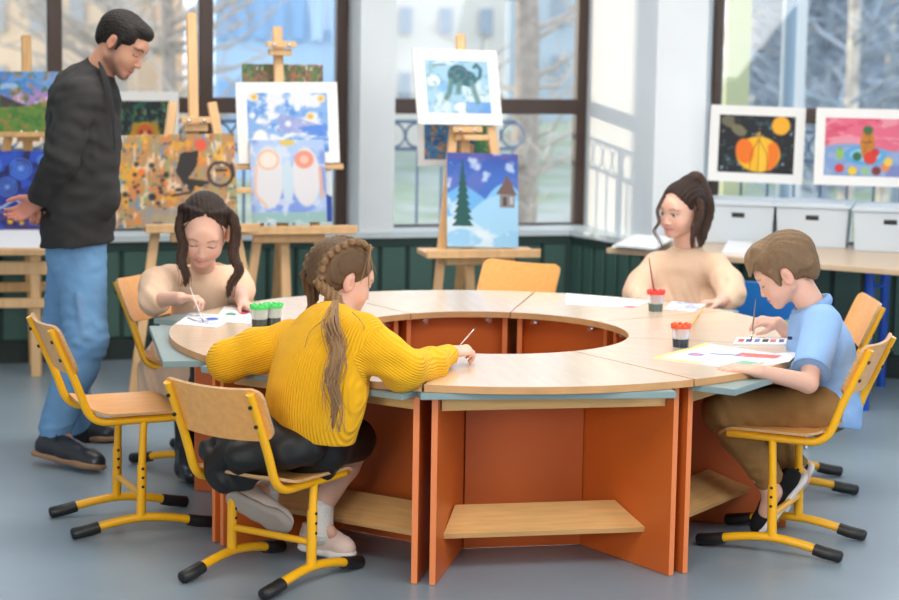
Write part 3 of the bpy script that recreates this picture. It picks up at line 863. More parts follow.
# small picture behind the middle easel
P = Pic(1.7, (70, 130, 180)); P.blot(5, 111, .5, (40, 95, 160)); P.blot(8, 114, .58, (210, 130, 60)); P.poly([(.75, 0), (1, 0), (1, 1), (.7, 1)], (60, 130, 80)); P.blot(10, 117, .6, (230, 170, 110), .7)
painting('mounted_picture', 'white mounted colourful picture half hidden behind the posts of the middle easel', 459, 166, 9.5, 84, 48, P, .25, .10, 0, .03)
# grey animal on pale blue
P = Pic(1.12, (165, 205, 235), 96); P.blot(4, 121, .5, (215, 232, 245), .9); P.blot(6, 124, .58, (120, 175, 230), .7); P.disc(.12, .60, .10, (225, 238, 248)); P.disc(.55, .10, .14, (235, 245, 250), ry=.10); P.put((P.v < .22) * (P.u > .6), (90, 150, 225), .7)
G = (52, 105, 118)
P.disc(.52, .72, .17, G, ry=.20); P.disc(.66, .66, .14, G, ry=.15); P.line([(.40, .62), (.36, .40), (.30, .28)], .045, (95, 135, 135)); P.line([(.52, .55), (.50, .40)], .05, (95, 140, 145)); P.line([(.72, .60), (.76, .38), (.80, .22)], .045, (105, 145, 150)); P.line([(.78, .62), (.86, .70), (.88, .84), (.82, .93), (.78, .88)], .030, G); P.line([(.32, .92), (.12, .90)], .018, (130, 150, 150)); P.blot(14, 127, .6, (120, 165, 160), .5); P.ring(.55, .74, .10, .012, (150, 120, 140), .6)
painting('animal_painting', 'white mounted painting of a grey green animal on pale blue, tilted on the middle easel', 461, 124.5, 9.26, 92, 74, P, .42, .28, .02, .052)
# fir tree and house
P = Pic(.80, (60, 110, 200), 90); P.put((P.v - .72) * 4, (45, 80, 170)); P.blot(6, 131, .5, (95, 110, 190), .7 ); P.put((P.v > .93), (90, 80, 160), .6); P.below(lambda u: .66 - .5 * np.abs(u - .22) ** 1.2 * 1.2, (110, 180, 240)); P.below(lambda u: .68 - 2.2 * (u - .82) ** 2, (130, 195, 245)); P.below(lambda u: .55 - 1.0 * (u - .75) ** 2 - .1 * (u < .3), (165, 215, 250)); P.below(lambda u: .32 - .22 * u + .04 * np.sin(u * 7), (205, 232, 250)); P.below(lambda u: .14 + .05 * np.sin(u * 8), (150, 205, 245)); P.blot(7, 134, .62, (230, 242, 252), .7)
for k in range(9):
    z = .22 + .073 * k; hw = .155 * (1 - k / 9.6)
    P.poly([(.22 - hw, z), (.22 + hw, z), (.215, z + .15)], (16, 84, 82))
P.poly([(.74, .42), (.95, .42), (.95, .58), (.74, .58)], (140, 135, 135)); P.poly([(.69, .57), (.98, .56), (.90, .70), (.84, .78), (.80, .70)], (115, 90, 85)); P.poly([(.78, .44), (.84, .44), (.84, .54), (.78, .54)], (85, 70, 70)); P.poly([(.88, .46), (.93, .46), (.93, .54), (.88, .54)], (190, 195, 200))
painting('winter_painting', 'blue winter painting with a dark fir tree and a small house', 483, 247, 9.16, 74, 93, P, .25, .2, .03)
# pumpkin
P = Pic(1.36, (14, 20, 28), 96)
for i in range(70): P.disc(R.rand(), R.rand(), R.uniform(.006, .02), (190, 210, 220) if i % 2 else (110, 150, 150), .8)
P.blot(7, 141, .66, (60, 100, 110), .6); P.disc(.14, .88, .12, (110, 105, 85), ry=.10, rot=-.3); P.disc(.26, .74, .11, (120, 115, 90), ry=.09, rot=-.5); P.disc(.24, .90, .05, (40, 40, 40))
P.disc(.53, .33, .29, (250, 190, 35), ry=.31); P.disc(.35, .38, .12, (245, 120, 25), ry=.22, rot=.2); P.disc(.70, .30, .10, (245, 125, 25), ry=.25, rot=-.2); P.disc(.58, .30, .08, (252, 200, 50), ry=.28)
for x in (.44, .53, .64): P.line([(.53, .60), (x, .35), (x + (x - .53) * .2, .04)], .006, (170, 90, 20))
P.line([(.53, .60), (.53, .70)], .022, (220, 160, 40)); P.disc(.81, .84, .12, (250, 180, 40))
painting('pumpkin_picture', 'white mounted picture of an orange pumpkin on a starry black ground, in the right window', 754.5, 182.5, 9.86, 94, 76, P, -.21, .03, .012, .045)
# still life
P = Pic(1.36, (232, 110, 140), 96); P.blot(4, 151, .5, (240, 165, 180), .8, (.7, 1.6)); P.blot(5, 154, .58, (215, 70, 105), .7, (.7, 1.6)); P.below(lambda u: .50 + .06 * np.sin(u * 5), (130, 165, 215)); P.put((P.v < .5) * (fbm(P.u, P.v, 6, 157) > .5), (165, 180, 220), .6); P.put((P.v < .2) * (P.u > .75), (120, 110, 180), .5)
P.disc(.50, .36, .26, (90, 170, 225), ry=.17); P.disc(.50, .37, .19, (150, 200, 235), ry=.11); P.disc(.52, .56, .085, (205, 130, 45), ry=.26); P.blot(22, 160, .55, (140, 85, 35), .8 * (np.hypot((P.u - .52) / .08, (P.v - .56) / .25) < 1)); P.disc(.56, .32, .08, (225, 60, 45)); P.disc(.62, .42, .05, (215, 50, 60)); P.disc(.40, .34, .055, (45, 110, 80)); P.disc(.52, .80, .06, (60, 110, 60), ry=.07)
for x, y, c in ((.19, .13, (215, 55, 60)), (.35, .09, (240, 205, 60)), (.51, .09, (150, 195, 160)), (.64, .10, (130, 50, 50)), (.75, .17, (235, 140, 90)), (.78, .26, (240, 200, 90))): P.disc(x, y, .055, c, ry=.075)
P.disc(.19, .38, .05, (150, 195, 110), ry=.10); P.disc(.19, .47, .022, (120, 170, 90))
painting('still_life_picture', 'white mounted pink still life of a pineapple and fruit, in the right window', 864, 186, 9.62, 100, 77, P, -.21, .03, .0, .045)

# ------------------------------------------------------------------ soft solids: a signed distance field meshed by surface nets
class Sdf:
    def __init__(s, h=.004): s.h = h; s.P = []; s.paints = []; s.M = np.eye(4)
    def T(s, p): return (s.M @ np.append(np.asarray(p, float), 1))[:3]
    def D(s, v): return s.M[:3, :3] @ np.asarray(v, float)
    def cone(s, a, b, ra, rb=None, k=.01, col=None, flat=None, sub=False):
        """round cone a->b; flat=(direction, factor) makes it thinner along the direction"""
        a, b = s.T(a), s.T(b); rb = ra if rb is None else rb
        f = None if flat is None else (unit(s.D(flat[0])), flat[1])
        R = max(ra, rb)
        if f and f[1] > 1: R *= f[1]
        s.P.append(('c', (a, b, ra, rb, f), np.minimum(a, b) - R, np.maximum(a, b) + R, k, col, sub)); return s
    def chain(s, pts, rs, k=.01, col=None, flat=None, sub=False):
        for i in range(len(pts) - 1): s.cone(pts[i], pts[i + 1], rs[i], rs[i + 1], k, col, flat, sub)
        return s
    def ell(s, c, r, k=.01, col=None, ax=None, sub=False, cut=None):
        """ellipsoid; ax rows are its axes; cut=(point, normal): keeps the side the normal points away from"""
        A = np.eye(3) if ax is None else np.asarray(ax, float); A = A @ s.M[:3, :3].T
        c = s.T(c); r = V(r, r, r) if np.isscalar(r) else np.asarray(r, float); R = np.abs(A.T * r).sum(1)
        cc = None if cut is None else (s.T(cut[0]), unit(s.D(cut[1])))
        s.P.append(('e', (c, r, A, cc), c - R, c + R, k, col, sub)); return s
    def slab(s, p, n, col=None, R=.2):
        """cuts away everything beyond the plane p, n within distance R"""
        p, n = s.T(p), unit(s.D(n)); s.P.append(('p', (p, n, R), p - R, p + R, .002, col, True)); return s
    def paint(s, pts, r, col, soft=.4, a=1., both=False):
        s.paints.append(([s.T(p) for p in pts], r, col, soft, a, s.D(V(0, 1, 0)) if both else None, s.T(V(0, 0, 0)))); return s
    @staticmethod
    def ev(t, X):
        if t[0] == 'c':
            a, b, ra, rb, f = t[1]; ab = b - a; L = max(1e-12, ab @ ab)
            q = X - a; u = np.clip(q @ ab / L, 0, 1); w = q - u[..., None] * ab
            if f is not None:
                fd, ff = f; w = w + (w @ fd)[..., None] * fd * (1 / ff - 1)
                return (np.sqrt((w * w).sum(-1)) - (ra + (rb - ra) * u)) * min(1, ff)
            return np.sqrt((w * w).sum(-1)) - (ra + (rb - ra) * u)
        if t[0] == 'e':
            c, r, A, cc = t[1]; q = (X - c) @ A.T
            k0 = np.sqrt(((q / r) ** 2).sum(-1)); k1 = np.sqrt(((q / (r * r)) ** 2).sum(-1)) + 1e-9
            d = k0 * (k0 - 1) / k1
            if cc is not None: d = np.maximum(d, (X - cc[0]) @ cc[1])
            return d
        p, n, R = t[1]
        return np.maximum(-((X - p) @ n), np.sqrt(((X - p) ** 2).sum(-1)) - R)
    def field(s, warp=None):
        h = s.h
        add = [t for t in s.P if not t[6]]
        lo = np.min([t[2] for t in add], 0) - 4 * h - .01; hi = np.max([t[3] for t in add], 0) + 4 * h + .01
        n = np.ceil((hi - lo) / h).astype(int) + 1
        Fd = np.full(n, 1., np.float32)
        for t in s.P:
            k = max(t[4], 1e-4); pad = k + 3 * h + (.015 if warp else 0)
            i0 = np.clip(np.floor((t[2] - pad - lo) / h).astype(int), 0, n - 1); i1 = np.clip(np.ceil((t[3] + pad - lo) / h).astype(int) + 1, 1, n)
            if np.any(i1 <= i0): continue
            g = [lo[a] + h * np.arange(i0[a], i1[a]) for a in range(3)]
            for c0 in range(0, len(g[0]), 40):      # slices keep memory low
                gx = g[0][c0:c0 + 40]
                X = np.stack(np.meshgrid(gx, g[1], g[2], indexing='ij'), -1)
                d = s.ev(t, X).astype(np.float32)
                sl = (slice(i0[0] + c0, i0[0] + c0 + len(gx)), slice(i0[1], i1[1]), slice(i0[2], i1[2]))
                f = Fd[sl]
                if t[6]:
                    hh = np.maximum(k - np.abs(f + d), 0) / k; Fd[sl] = np.maximum(f, -d) + hh * hh * k * .25
                else:
                    hh = np.maximum(k - np.abs(f - d), 0) / k; Fd[sl] = np.minimum(f, d) - hh * hh * k * .25
        if warp is not None:
            for c0 in range(0, n[0], 24):
                sl = slice(c0, min(n[0], c0 + 24)); f = Fd[sl]; m = np.abs(f) < .03
                if m.any():
                    I = np.argwhere(m); X = lo + h * (I + np.array([c0, 0, 0])); f[m] += warp(X).astype(np.float32)
        return Fd, lo
    def mesh(s, warp=None, smooth=1):
        Fd, lo = s.field(warp); h = s.h
        sg = Fd < 0
        acc = sg[:-1, :-1, :-1].astype(np.int8)
        for i in (0, 1):
            for j in (0, 1):
                for k in (0, 1):
                    if i + j + k: acc += sg[i:sg.shape[0] - 1 + i, j:sg.shape[1] - 1 + j, k:sg.shape[2] - 1 + k]
        cells = np.argwhere((acc > 0) & (acc < 8)); del acc
        idx = {}
        sh = np.array(Fd.shape); key = (cells[:, 0] * sh[1] + cells[:, 1]) * sh[2] + cells[:, 2]     # sorted already
        pos = np.zeros((len(cells), 3)); cnt = np.zeros(len(cells))
        cor = [(0, 0, 0), (1, 0, 0), (0, 1, 0), (1, 1, 0), (0, 0, 1), (1, 0, 1), (0, 1, 1), (1, 1, 1)]
        val = [Fd[cells[:, 0] + c[0], cells[:, 1] + c[1], cells[:, 2] + c[2]] for c in cor]
        for a in range(8):
            for b in range(a + 1, 8):
                if sum(abs(cor[a][t] - cor[b][t]) for t in range(3)) != 1: continue
                m = (val[a] < 0) != (val[b] < 0)
                t = np.where(m, val[a] / np.where(m, val[a] - val[b], 1), 0)[:, None]
                pos += m[:, None] * (np.array(cor[a]) + t * (np.array(cor[b]) - np.array(cor[a]))); cnt += m
        vs = lo + h * (cells + pos / cnt[:, None])
        quads = []
        for ax in range(3):
            u, w = [t for t in range(3) if t != ax]
            A = sg; B = np.roll(sg, -1, ax); cr_ = A != B
            sl = [slice(1, -1)] * 3
            e = np.argwhere(cr_[tuple(sl)]) + 1; inside = A[e[:, 0], e[:, 1], e[:, 2]]
            def vi(du, dw):
                q = e.copy(); q[:, u] += du; q[:, w] += dw
                kk = (q[:, 0] * sh[1] + q[:, 1]) * sh[2] + q[:, 2]; r = np.searchsorted(key, kk); return np.minimum(r, len(key) - 1)
            q = np.stack([vi(-1, -1), vi(0, -1), vi(0, 0), vi(-1, 0)], 1)
            flip = inside if ax != 1 else ~inside
            q = np.where(flip[:, None], q, q[:, ::-1]); quads.append(q)
        fs = np.vstack(quads)
        del Fd, sg
        for _ in range(smooth):      # one pass of edge averaging takes the grid steps out
            su = np.zeros_like(vs); ct = np.zeros(len(vs))
            for i in range(4):
                np.add.at(su, fs[:, i], vs[fs[:, (i + 1) % 4]]); np.add.at(su, fs[:, i], vs[fs[:, i - 1]]); np.add.at(ct, fs[:, i], 2)
            vs = .5 * vs + .5 * su / np.maximum(ct, 1)[:, None]
        return vs, fs
    def colors(s, vs, base, tau=.006):
        cols = np.tile(np.asarray(base, float), (len(vs), 1))
        num = np.zeros((len(vs), 3)); den = np.zeros(len(vs)) + 1e-12
        for t in s.P:
            if t[6]: continue
            m = np.all((vs > t[2] - .03) & (vs < t[3] + .03), 1)
            if not m.any(): continue
            d = s.ev(t, vs[m]); w = np.exp(-np.clip(d, -.01, .1) / tau)
            num[m] += w[:, None] * (np.asarray(t[5]) if t[5] is not None else np.asarray(base)); den[m] += w
        ok = den > 1e-9; cols[ok] = num[ok] / den[ok][:, None]
        for pts, r, col, soft, a, fa, fo in s.paints:
            d = np.full(len(vs), 9.)
            for p, q in zip(pts[:-1], pts[1:]) if len(pts) > 1 else [(pts[0], pts[0])]:
                W_, p_, q_ = vs, p, q
                if fa is not None:
                    sq = lambda X: X - .8 * ((X - fo) @ fa)[..., None] * fa
                    W_, p_, q_ = sq(vs), sq(p), sq(q)
                ab = q_ - p_; u = np.clip((W_ - p_) @ ab / max(1e-12, ab @ ab), 0, 1); d = np.minimum(d, np.linalg.norm(W_ - p_ - u[:, None] * ab, axis=1))
            if fa is not None: d = np.where((vs - fo) @ fa > .02, d, 9.)
            w = np.clip((1 - d / r) / soft, 0, 1)[:, None] * a
            cols = cols * (1 - w) + np.asarray(col) * w
        return cols
    def build(s, name, m, parent=None, base=(.8, .5, .4), warp=None, smooth=1, rib=None, extra=None, tau=.006):
        vs, fs = s.mesh(warp, smooth)
        cols = s.colors(vs, base, tau)
        nb = len(vs)
        if extra is not None and extra.v:      # further pieces of the same mesh (eyeballs, lashes)
            ev = np.array(extra.v); vs2 = np.vstack([vs, ev]); cols = np.vstack([cols, np.array(extra.c)])
        else: vs2 = vs
        me = bpy.data.meshes.new(name)
        nq = len(fs); ef = [f for f in extra.f] if (extra is not None and extra.v) else []
        loops = np.concatenate([fs.ravel()] + [np.array(f) + nb for f in ef]).astype(np.int32)
        tot = np.concatenate([np.full(nq, 4), np.array([len(f) for f in ef], int)]).astype(np.int32)
        me.vertices.add(len(vs2)); me.vertices.foreach_set('co', vs2.astype(np.float32).ravel())
        me.loops.add(len(loops)); me.loops.foreach_set('vertex_index', loops)
        me.polygons.add(len(tot)); me.polygons.foreach_set('loop_start', np.concatenate([[0], np.cumsum(tot)[:-1]]).astype(np.int32))
        me.polygons.foreach_set('loop_total', tot)
        me.polygons.foreach_set('use_smooth', [True] * len(tot))
        me.materials.append(m)
        me.update(calc_edges=True); me.validate()
        ca = me.color_attributes.new('col', 'FLOAT_COLOR', 'POINT')
        c4 = np.ones((len(vs2), 4), np.float32); c4[:, :3] = cols; ca.data.foreach_set('color', c4.ravel())
        if rib is not None:
            at_ = me.attributes.new('rib', 'FLOAT', 'POINT'); at_.data.foreach_set('value', rib(vs2).astype(np.float32))
        o = bpy.data.objects.new(name, me); COL.objects.link(o)
        if parent: o.parent = parent
        return o

def M4(o, x, y, z, sc=1.):
    m = np.eye(4); m[:3, 0], m[:3, 1], m[:3, 2] = unit(x) * sc, unit(y) * sc, unit(z) * sc; m[:3, 3] = o; return m

M_SKIN = mat('skin', (1, 1, 1), .48, attr='col', sss=.12, spec=.4)
M_HAIR = mat('hair', (1, 1, 1), .5, attr='col', spec=.22, bump=.6, bscale=150, stretch=(1, 1, .25))

def head(s, o, fwd, up, sc, skin, lip, brow, hairc, child=True, gaze='down', ex=None, beard=None, blush=None):
    """adds a head to the field s. o: point between the ears at eye height; fwd, up: facing; sc: 1 = adult of .235 m; ex: MB for eyeballs"""
    f = unit(fwd); u = unit(np.asarray(up, float) - f * (np.asarray(up, float) @ f)); r = np.cross(f, u)
    old = s.M; s.M = M4(o, r, f, u); S = lambda *a: tuple(sc * t for t in a)
    sk = skin
    wide = 1.06 if child else 1.
    s.ell(S(0, -.018, .040), S(.076 * wide, .098, .080), .01 * sc, sk)
    s.ell(S(0, .030, -.012), S(.066 * wide, .062, .080), .02 * sc, sk)
    ch = .0 if not child else .012
    for e in (-1, 1):
        s.cone(S(e * .050, .0, -.052 + ch), S(e * .012, .066, -.092 + ch), .024 * sc, .019 * sc, .02 * sc, sk)
        s.ell(S(e * .036, .058, -.038), S(.026, .024, .026), .02 * sc, sk)
    s.ell(S(0, .074, -.094 + ch), S(.018, .015, .015), .014 * sc, sk)
    s.cone(S(-.038, .073, .022), S(.038, .073, .022), .013 * sc, .013 * sc, .014 * sc, sk)
    s.ell(S(0, .078, .03), S(.04, .014, .03), .02 * sc, sk)
    s.ell(S(0, .063, -.056 + ch * .6), S(.032, .028, .030), .014 * sc, sk)
    nl = .026 if child else .034
    s.cone(S(0, .083, .008), S(0, .083 + nl * .62, -.034), .0075 * sc, .0098 * sc, .008 * sc, sk)
    for e in (-1, 1): s.ell(S(e * .0115, .088 + nl * .25, -.037), S(.0075, .009, .0065), .005 * sc, sk)
    for e in (-1, 1): s.ell(S(e * .032, .093, .000), S(.016, .014, .0105), .010 * sc, None, sub=True)
    lp = lip
    zz = ch * .6
    s.chain([S(-.022, .078, -.065 + zz), S(-.007, .0905, -.0625 + zz), S(.007, .0905, -.0625 + zz), S(.022, .078, -.065 + zz)], [.003 * sc, .0058 * sc, .0058 * sc, .003 * sc], .004 * sc, lp)
    s.chain([S(-.019, .078, -.070 + zz), S(0, .089, -.0735 + zz), S(.019, .078, -.070 + zz)], [.003 * sc, .0068 * sc, .003 * sc], .004 * sc, lp)
    dk = tuple(.35 * t for t in sk)
    s.paint([S(-.023, .080, -.0675 + zz), S(-.008, .0955, -.0675 + zz), S(.008, .0955, -.0675 + zz), S(.023, .080, -.0675 + zz)], .0026 * sc, tuple(.35 * t for t in lip), .5, .9, both=True)
    for e in (-1, 1):
        s.paint([S(e * .0095, .098 + nl * .25, -.0425)], .005 * sc, dk, .6, .7, both=True)
        s.paint([S(e * .017, .087, .0225), S(e * .034, .0855, .0275), S(e * .050, .070, .0215)], (.0050 if child else .0066) * sc, brow, .6, .85 if not child else .7, both=True)
        if blush is not None: s.paint([S(e * .043, .072, -.034)], .026 * sc, blush, .9, .6, both=True)
        s.paint([S(e * .022, .078, -.066 + zz), S(e * .0, .092, -.064 + zz)], .0038 * sc, lip, .8, .6, both=True)
        # eyeball and lids
        ec = V(*S(e * .032, .0735, .0005)); er = (.0142 if child else .0128) * sc
        s.ell(tuple(ec), er * .98, .002 * sc, sk)
        drop = {'down': -.0045, 'open': .0042}[gaze] * sc
        lidn = (0, .15, -1) if gaze == 'open' else (0, .25, -1)
        s.ell(tuple(ec), er * 1.13, .0015 * sc, tuple(.94 * t for t in sk), cut=(tuple(ec + V(0, 0, drop)), lidn))
        s.ell(tuple(ec), er * 1.10, .0015 * sc, sk, cut=(tuple(ec + V(0, 0, -.0055 * sc)), (0, .1, 1)))
        arc = []
        for t in np.linspace(-1.05, 1.05, 9):
            arc.append(ec + er * 1.13 * V(math.sin(t), math.cos(t), 0) + V(0, 0, drop - .0005 * sc + .0 * t * t))
        s.paint([tuple(p) for p in arc], .0030 * sc, (.02, .014, .012), .6, .95, both=True)
        if ex is not None:
            if ex.c is None: ex.c = []
            c0 = len(ex.v); cw = s.T(ec); gd = V(0, 1, {'down': -.75, 'open': -.12}[gaze]); gd = unit(s.D(gd)) if not isinstance(gaze, tuple) else gd
            ex.ball(cw, er * 1.035, 20, 16)
            for p in ex.v[c0:]:
                q = unit(np.array(p) - cw); an = math.acos(max(-1, min(1, q @ gd)))
                ex.c.append((.008, .006, .006) if an < .22 else (.055, .030, .018) if an < .50 else (.55, .52, .50))
        # ear
        s.ell(S(e * .0765 * wide, -.012, -.008), S(.0085, .019, .031), .006 * sc, tuple(np.array(sk) * V(1.0, .86, .84)), ax=[V(math.cos(.3), -e * math.sin(.3), 0), V(e * math.sin(.3), math.cos(.3), 0), V(0, 0, 1)])
        s.ell(S(e * .0865 * wide, -.006, -.006), S(.006, .0105, .019), .004 * sc, None, sub=True)
        s.paint([S(e * .084 * wide, -.006, -.010), S(e * .084 * wide, -.006, .004)], .010 * sc, tuple(.62 * np.array(sk)), .9, .7)
    if beard is not None:
        for e in (-1, 1):
            s.paint([S(e * .066, .005, -.03), S(e * .060, .02, -.065), S(e * .03, .065, -.10), S(0, .085, -.105)], .024 * sc, beard, .8, .85)
            s.paint([S(e * .055, -.0, -.085), S(0, .055, -.115)], .02 * sc, beard, .8, .6)
        s.paint([S(-.022, .09, -.055), S(.022, .09, -.055)], .007 * sc, beard, .8, .7)
        s.paint([S(-.012, .09, -.088), S(.012, .09, -.088)], .012 * sc, beard, .8, .7)
    s.M = old
    return r, f, u

def hand(s, w, f, n, th, L, skin, curl=(.5, .6, .5), spread=.06, thumb=.5, per=None, tcurl=.4):
    """hand at wrist w; f along the palm, n the way the palm faces, th the thumb side; L length wrist to middle fingertip"""
    f = unit(f); n = unit(np.asarray(n, float) - f * (np.asarray(n, float) @ f)); t = np.cross(n, f)
    if t @ np.asarray(th, float) < 0: t = -t
    w = np.asarray(w, float); Wd = .40 * L; pl = .50 * L; fr = .047 * L
    kn = [w + f * pl * a + t * Wd * b for a, b in ((.98, .37), (1.02, .125), (.97, -.12), (.88, -.35))]
    nail = tuple(np.clip(np.array(skin) * V(1.08, .95, .98), 0, 1))
    for i, kp in enumerate(kn):
        s.cone(w + t * Wd * (.22, .08, -.06, -.2)[i], kp, .085 * L * .9, .068 * L, .012 * L / .15, skin, flat=(n, .80))
    lens = (.44, .50, .46, .36)
    for i, kp in enumerate(kn):
        c = per[i] if per else curl; ang = 0; p = kp; d0 = unit(f + t * spread * (1.5 - i)); seg = [lens[i] * L * q for q in (.46, .31, .25)]
        rr = [fr * 1.12, fr * 1.0, fr * .92, fr * .78]
        for j in range(3):
            ang += c[j]; d = d0 * math.cos(ang) + n * math.sin(ang); q = p + d * seg[j]
            s.cone(p, q, rr[j], rr[j + 1], .0022, tuple(np.array(skin) * (V(1.02, .88, .86) if j == 2 else V(1, 1, 1)))); p = q
    b = w + f * .17 * L + t * .17 * L + n * .03 * L
    d = unit(f * .75 + t * (.75 * thumb + .25) + n * .35)
    p1 = b + d * .20 * L; d2 = unit(d * math.cos(tcurl) + (f * .7 - t * .55 + n * .3) * math.sin(tcurl)); p2 = p1 + d2 * .17 * L; d3_ = unit(d2 + (f * .6 - t * .5 + n * .2) * .35 * tcurl * 2); p3 = p2 + d3_ * .12 * L
    s.cone(b, p1, .085 * L, .062 * L, .012, skin); s.cone(p1, p2, .058 * L, .052 * L, .004, skin); s.cone(p2, p3, .052 * L, .042 * L, .003, tuple(np.array(skin) * V(1.02, .88, .86)))
    return kn

def strand(mb, pts, r0, r1, n=6, k=6):
    P = spline(pts, k); m = len(P); mb.tube(P, [r0 + (r1 - r0) * i / (m - 1) for i in range(m)], n)

# ------------------------------------------------------------------ people
def cloth(name, rough=.85, bump=.25, bscale=220, noise=.06, sheen=.0, nscale=14):
    return mat(name, (1, 1, 1), rough, attr='col', spec=.25, bump=bump, bscale=bscale, noise=noise, nscale=nscale, sheen=sheen)
M_WOOLJ = cloth('blazer_wool', .9, .35, 260, .10)
M_DENIM = mat('denim', (1, 1, 1), .85, attr='col', bump=.3, bscale=300, noise=.16, nscale=7)
M_COTTON = cloth('cotton', .85, .2, 200, .04)
M_LEATHER = mat('leather', (1, 1, 1), .35, attr='col', bump=.1, bscale=80, coat=.15)
M_RUBBER = mat('rubber_sole', (1, 1, 1), .6, attr='col')

def knit_mat(name, freq):
    m = cloth(name, .9, 0, 200, .05, .05)
    nt = m.node_tree; N, L = nt.nodes, nt.links; b = N['Principled BSDF']
    a = N.new('ShaderNodeAttribute'); a.attribute_name = 'rib'
    mu = N.new('ShaderNodeMath'); mu.operation = 'MULTIPLY'; mu.inputs[1].default_value = freq
    si = N.new('ShaderNodeMath'); si.operation = 'SINE'
    L.new(a.outputs['Fac'], mu.inputs[0]); L.new(mu.outputs[0], si.inputs[0])
    bp = N.new('ShaderNodeBump'); bp.inputs['Strength'].default_value = .55; bp.inputs['Distance'].default_value = .004
    L.new(si.outputs[0], bp.inputs['Height']); L.new(bp.outputs[0], b.inputs['Normal'])
    return m
M_KNIT = knit_mat('ribbed_knit', 2 * PI / .0085)

def folds(*wv):
    """wrinkle field: each entry (amplitude, direction, wavelength, wobble, centre, reach)"""
    def fn(X):
        o = np.zeros(len(X))
        for A, d, wl, wob, c, R in wv:
            d = unit(d); e = unit(np.cross(d, V(.31, .52, .79)))
            t = X @ d; w = np.sin(2 * PI * t / wl + wob * np.sin(X @ e * 2 * PI / (wl * 3.1)) + 1.3 * np.sin(X @ V(.6, -.3, .7) * 9))
            w = w * (.35 + .65 * np.sin(X @ e * 2 * PI / (wl * 1.9) + 2 * np.sin(X @ d * 2 * PI / (wl * 4.3)) + wl * 40)) + .35 * np.sin(X @ (d * .6 + e * .8) * 2 * PI / (wl * .8))
            o += A * w * (1 if c is None else np.exp(-((X - c) ** 2).sum(-1) / (R * R)))
        return o
    return fn

def leg(s, hip, knee, ank, rs, k=.02, col=None):
    s.cone(hip, knee, rs[0], rs[1], k, col)
    mid = V(*knee) + (V(*ank) - V(*knee)) * .3
    s.cone(knee, mid, rs[1], rs[2], k, col); s.cone(mid, ank, rs[2], rs[3], k, col)

def haircap(s, o, r, f, u, sc, col, grow=.008, line=None, face=None, k=.006):
    """hair over the skull in the head's own frame; line=(point, normal) hairline plane"""
    s.M = M4(o, r, f, u)
    g = grow
    s.ell((0, -.020 * sc, .042 * sc), (.079 * sc + g, .100 * sc + g, .082 * sc + g), k, col, cut=line)
    return s

def shoe(name, heel, toe, up, L, W, H, cols, parent, sole_t=.012, mtl=None, ankle_h=.05, laces=None, label=None, h=.003):
    """a low shoe from heel to toe, up = away from the sole"""
    heel, toe = V(*heel), V(*toe); f = unit(toe - heel); u = unit(V(*up) - f * (V(*up) @ f)); r = np.cross(f, u)
    s = Sdf(h); s.M = M4(heel, r, f, u)
    up_c, so_c = cols
    fl = None
    s.chain([(0, .16 * L, .40 * H), (0, .5 * L, .36 * H), (0, .80 * L, .26 * H)], [.40 * W, .40 * W, .44 * W], .02, up_c)
    s.cone((0, .88 * L, .22 * H), (0, .90 * L, .22 * H), .36 * W, .36 * W, .015, up_c)
    s.cone((0, .20 * L, .42 * H), (0, .22 * L, H), .38 * W, .40 * W, .015, up_c)
    s.cone((0, .3 * L, .7 * H), (0, .62 * L, .48 * H), .34 * W, .34 * W, .02, up_c)
    s.slab((0, L / 2, .004), (0, 0, -1), R=L)
    s.slab((0, .3 * L, H * 1.02), (0, -.15, 1), R=L)
    o = s.build(name, mtl or M_LEATHER, parent, up_c)
    q = Sdf(h); q.M = M4(heel, r, f, u)
    pts = [(0, .13 * L, 0), (0, .45 * L, 0), (0, .78 * L, .002), (0, .90 * L, .006)]
    q.chain(pts, [.42 * W, .38 * W, .47 * W, .40 * W], .01, so_c, flat=((0, 0, 1), .5))
    q.slab((0, L / 2, sole_t * .75), (0, 0, 1), R=L); q.slab((0, L / 2, -sole_t * .5), (0, 0, -1), R=L)
    q.build('sole', M_RUBBER, o, so_c)
    if laces:
        b = MB(); M = M4(heel, r, f, u)
        tp = lambda *a: (M @ np.append(V(*a), 1))[:3]
        for i in range(4):
            y, z = (.36 + .085 * i) * L, H * (.98 - .135 * i) + .004
            b.tube([tp(-.24 * W, y, z - .008), tp(0, y + .004, z + .002), tp(.24 * W, y, z - .008)], .0026, 6)
        for e in (-1, 1): b.tube(spline([tp(0, .34 * L, H), tp(e * .25 * W, .36 * L, H + .006), tp(e * .42 * W, .40 * L, H * .8), tp(e * .1 * W, .37 * L, H * .99)], 4), .0022, 5)
        b.build('laces', mat('laces' + str(laces), laces, .8), o, smooth=60)
    return o

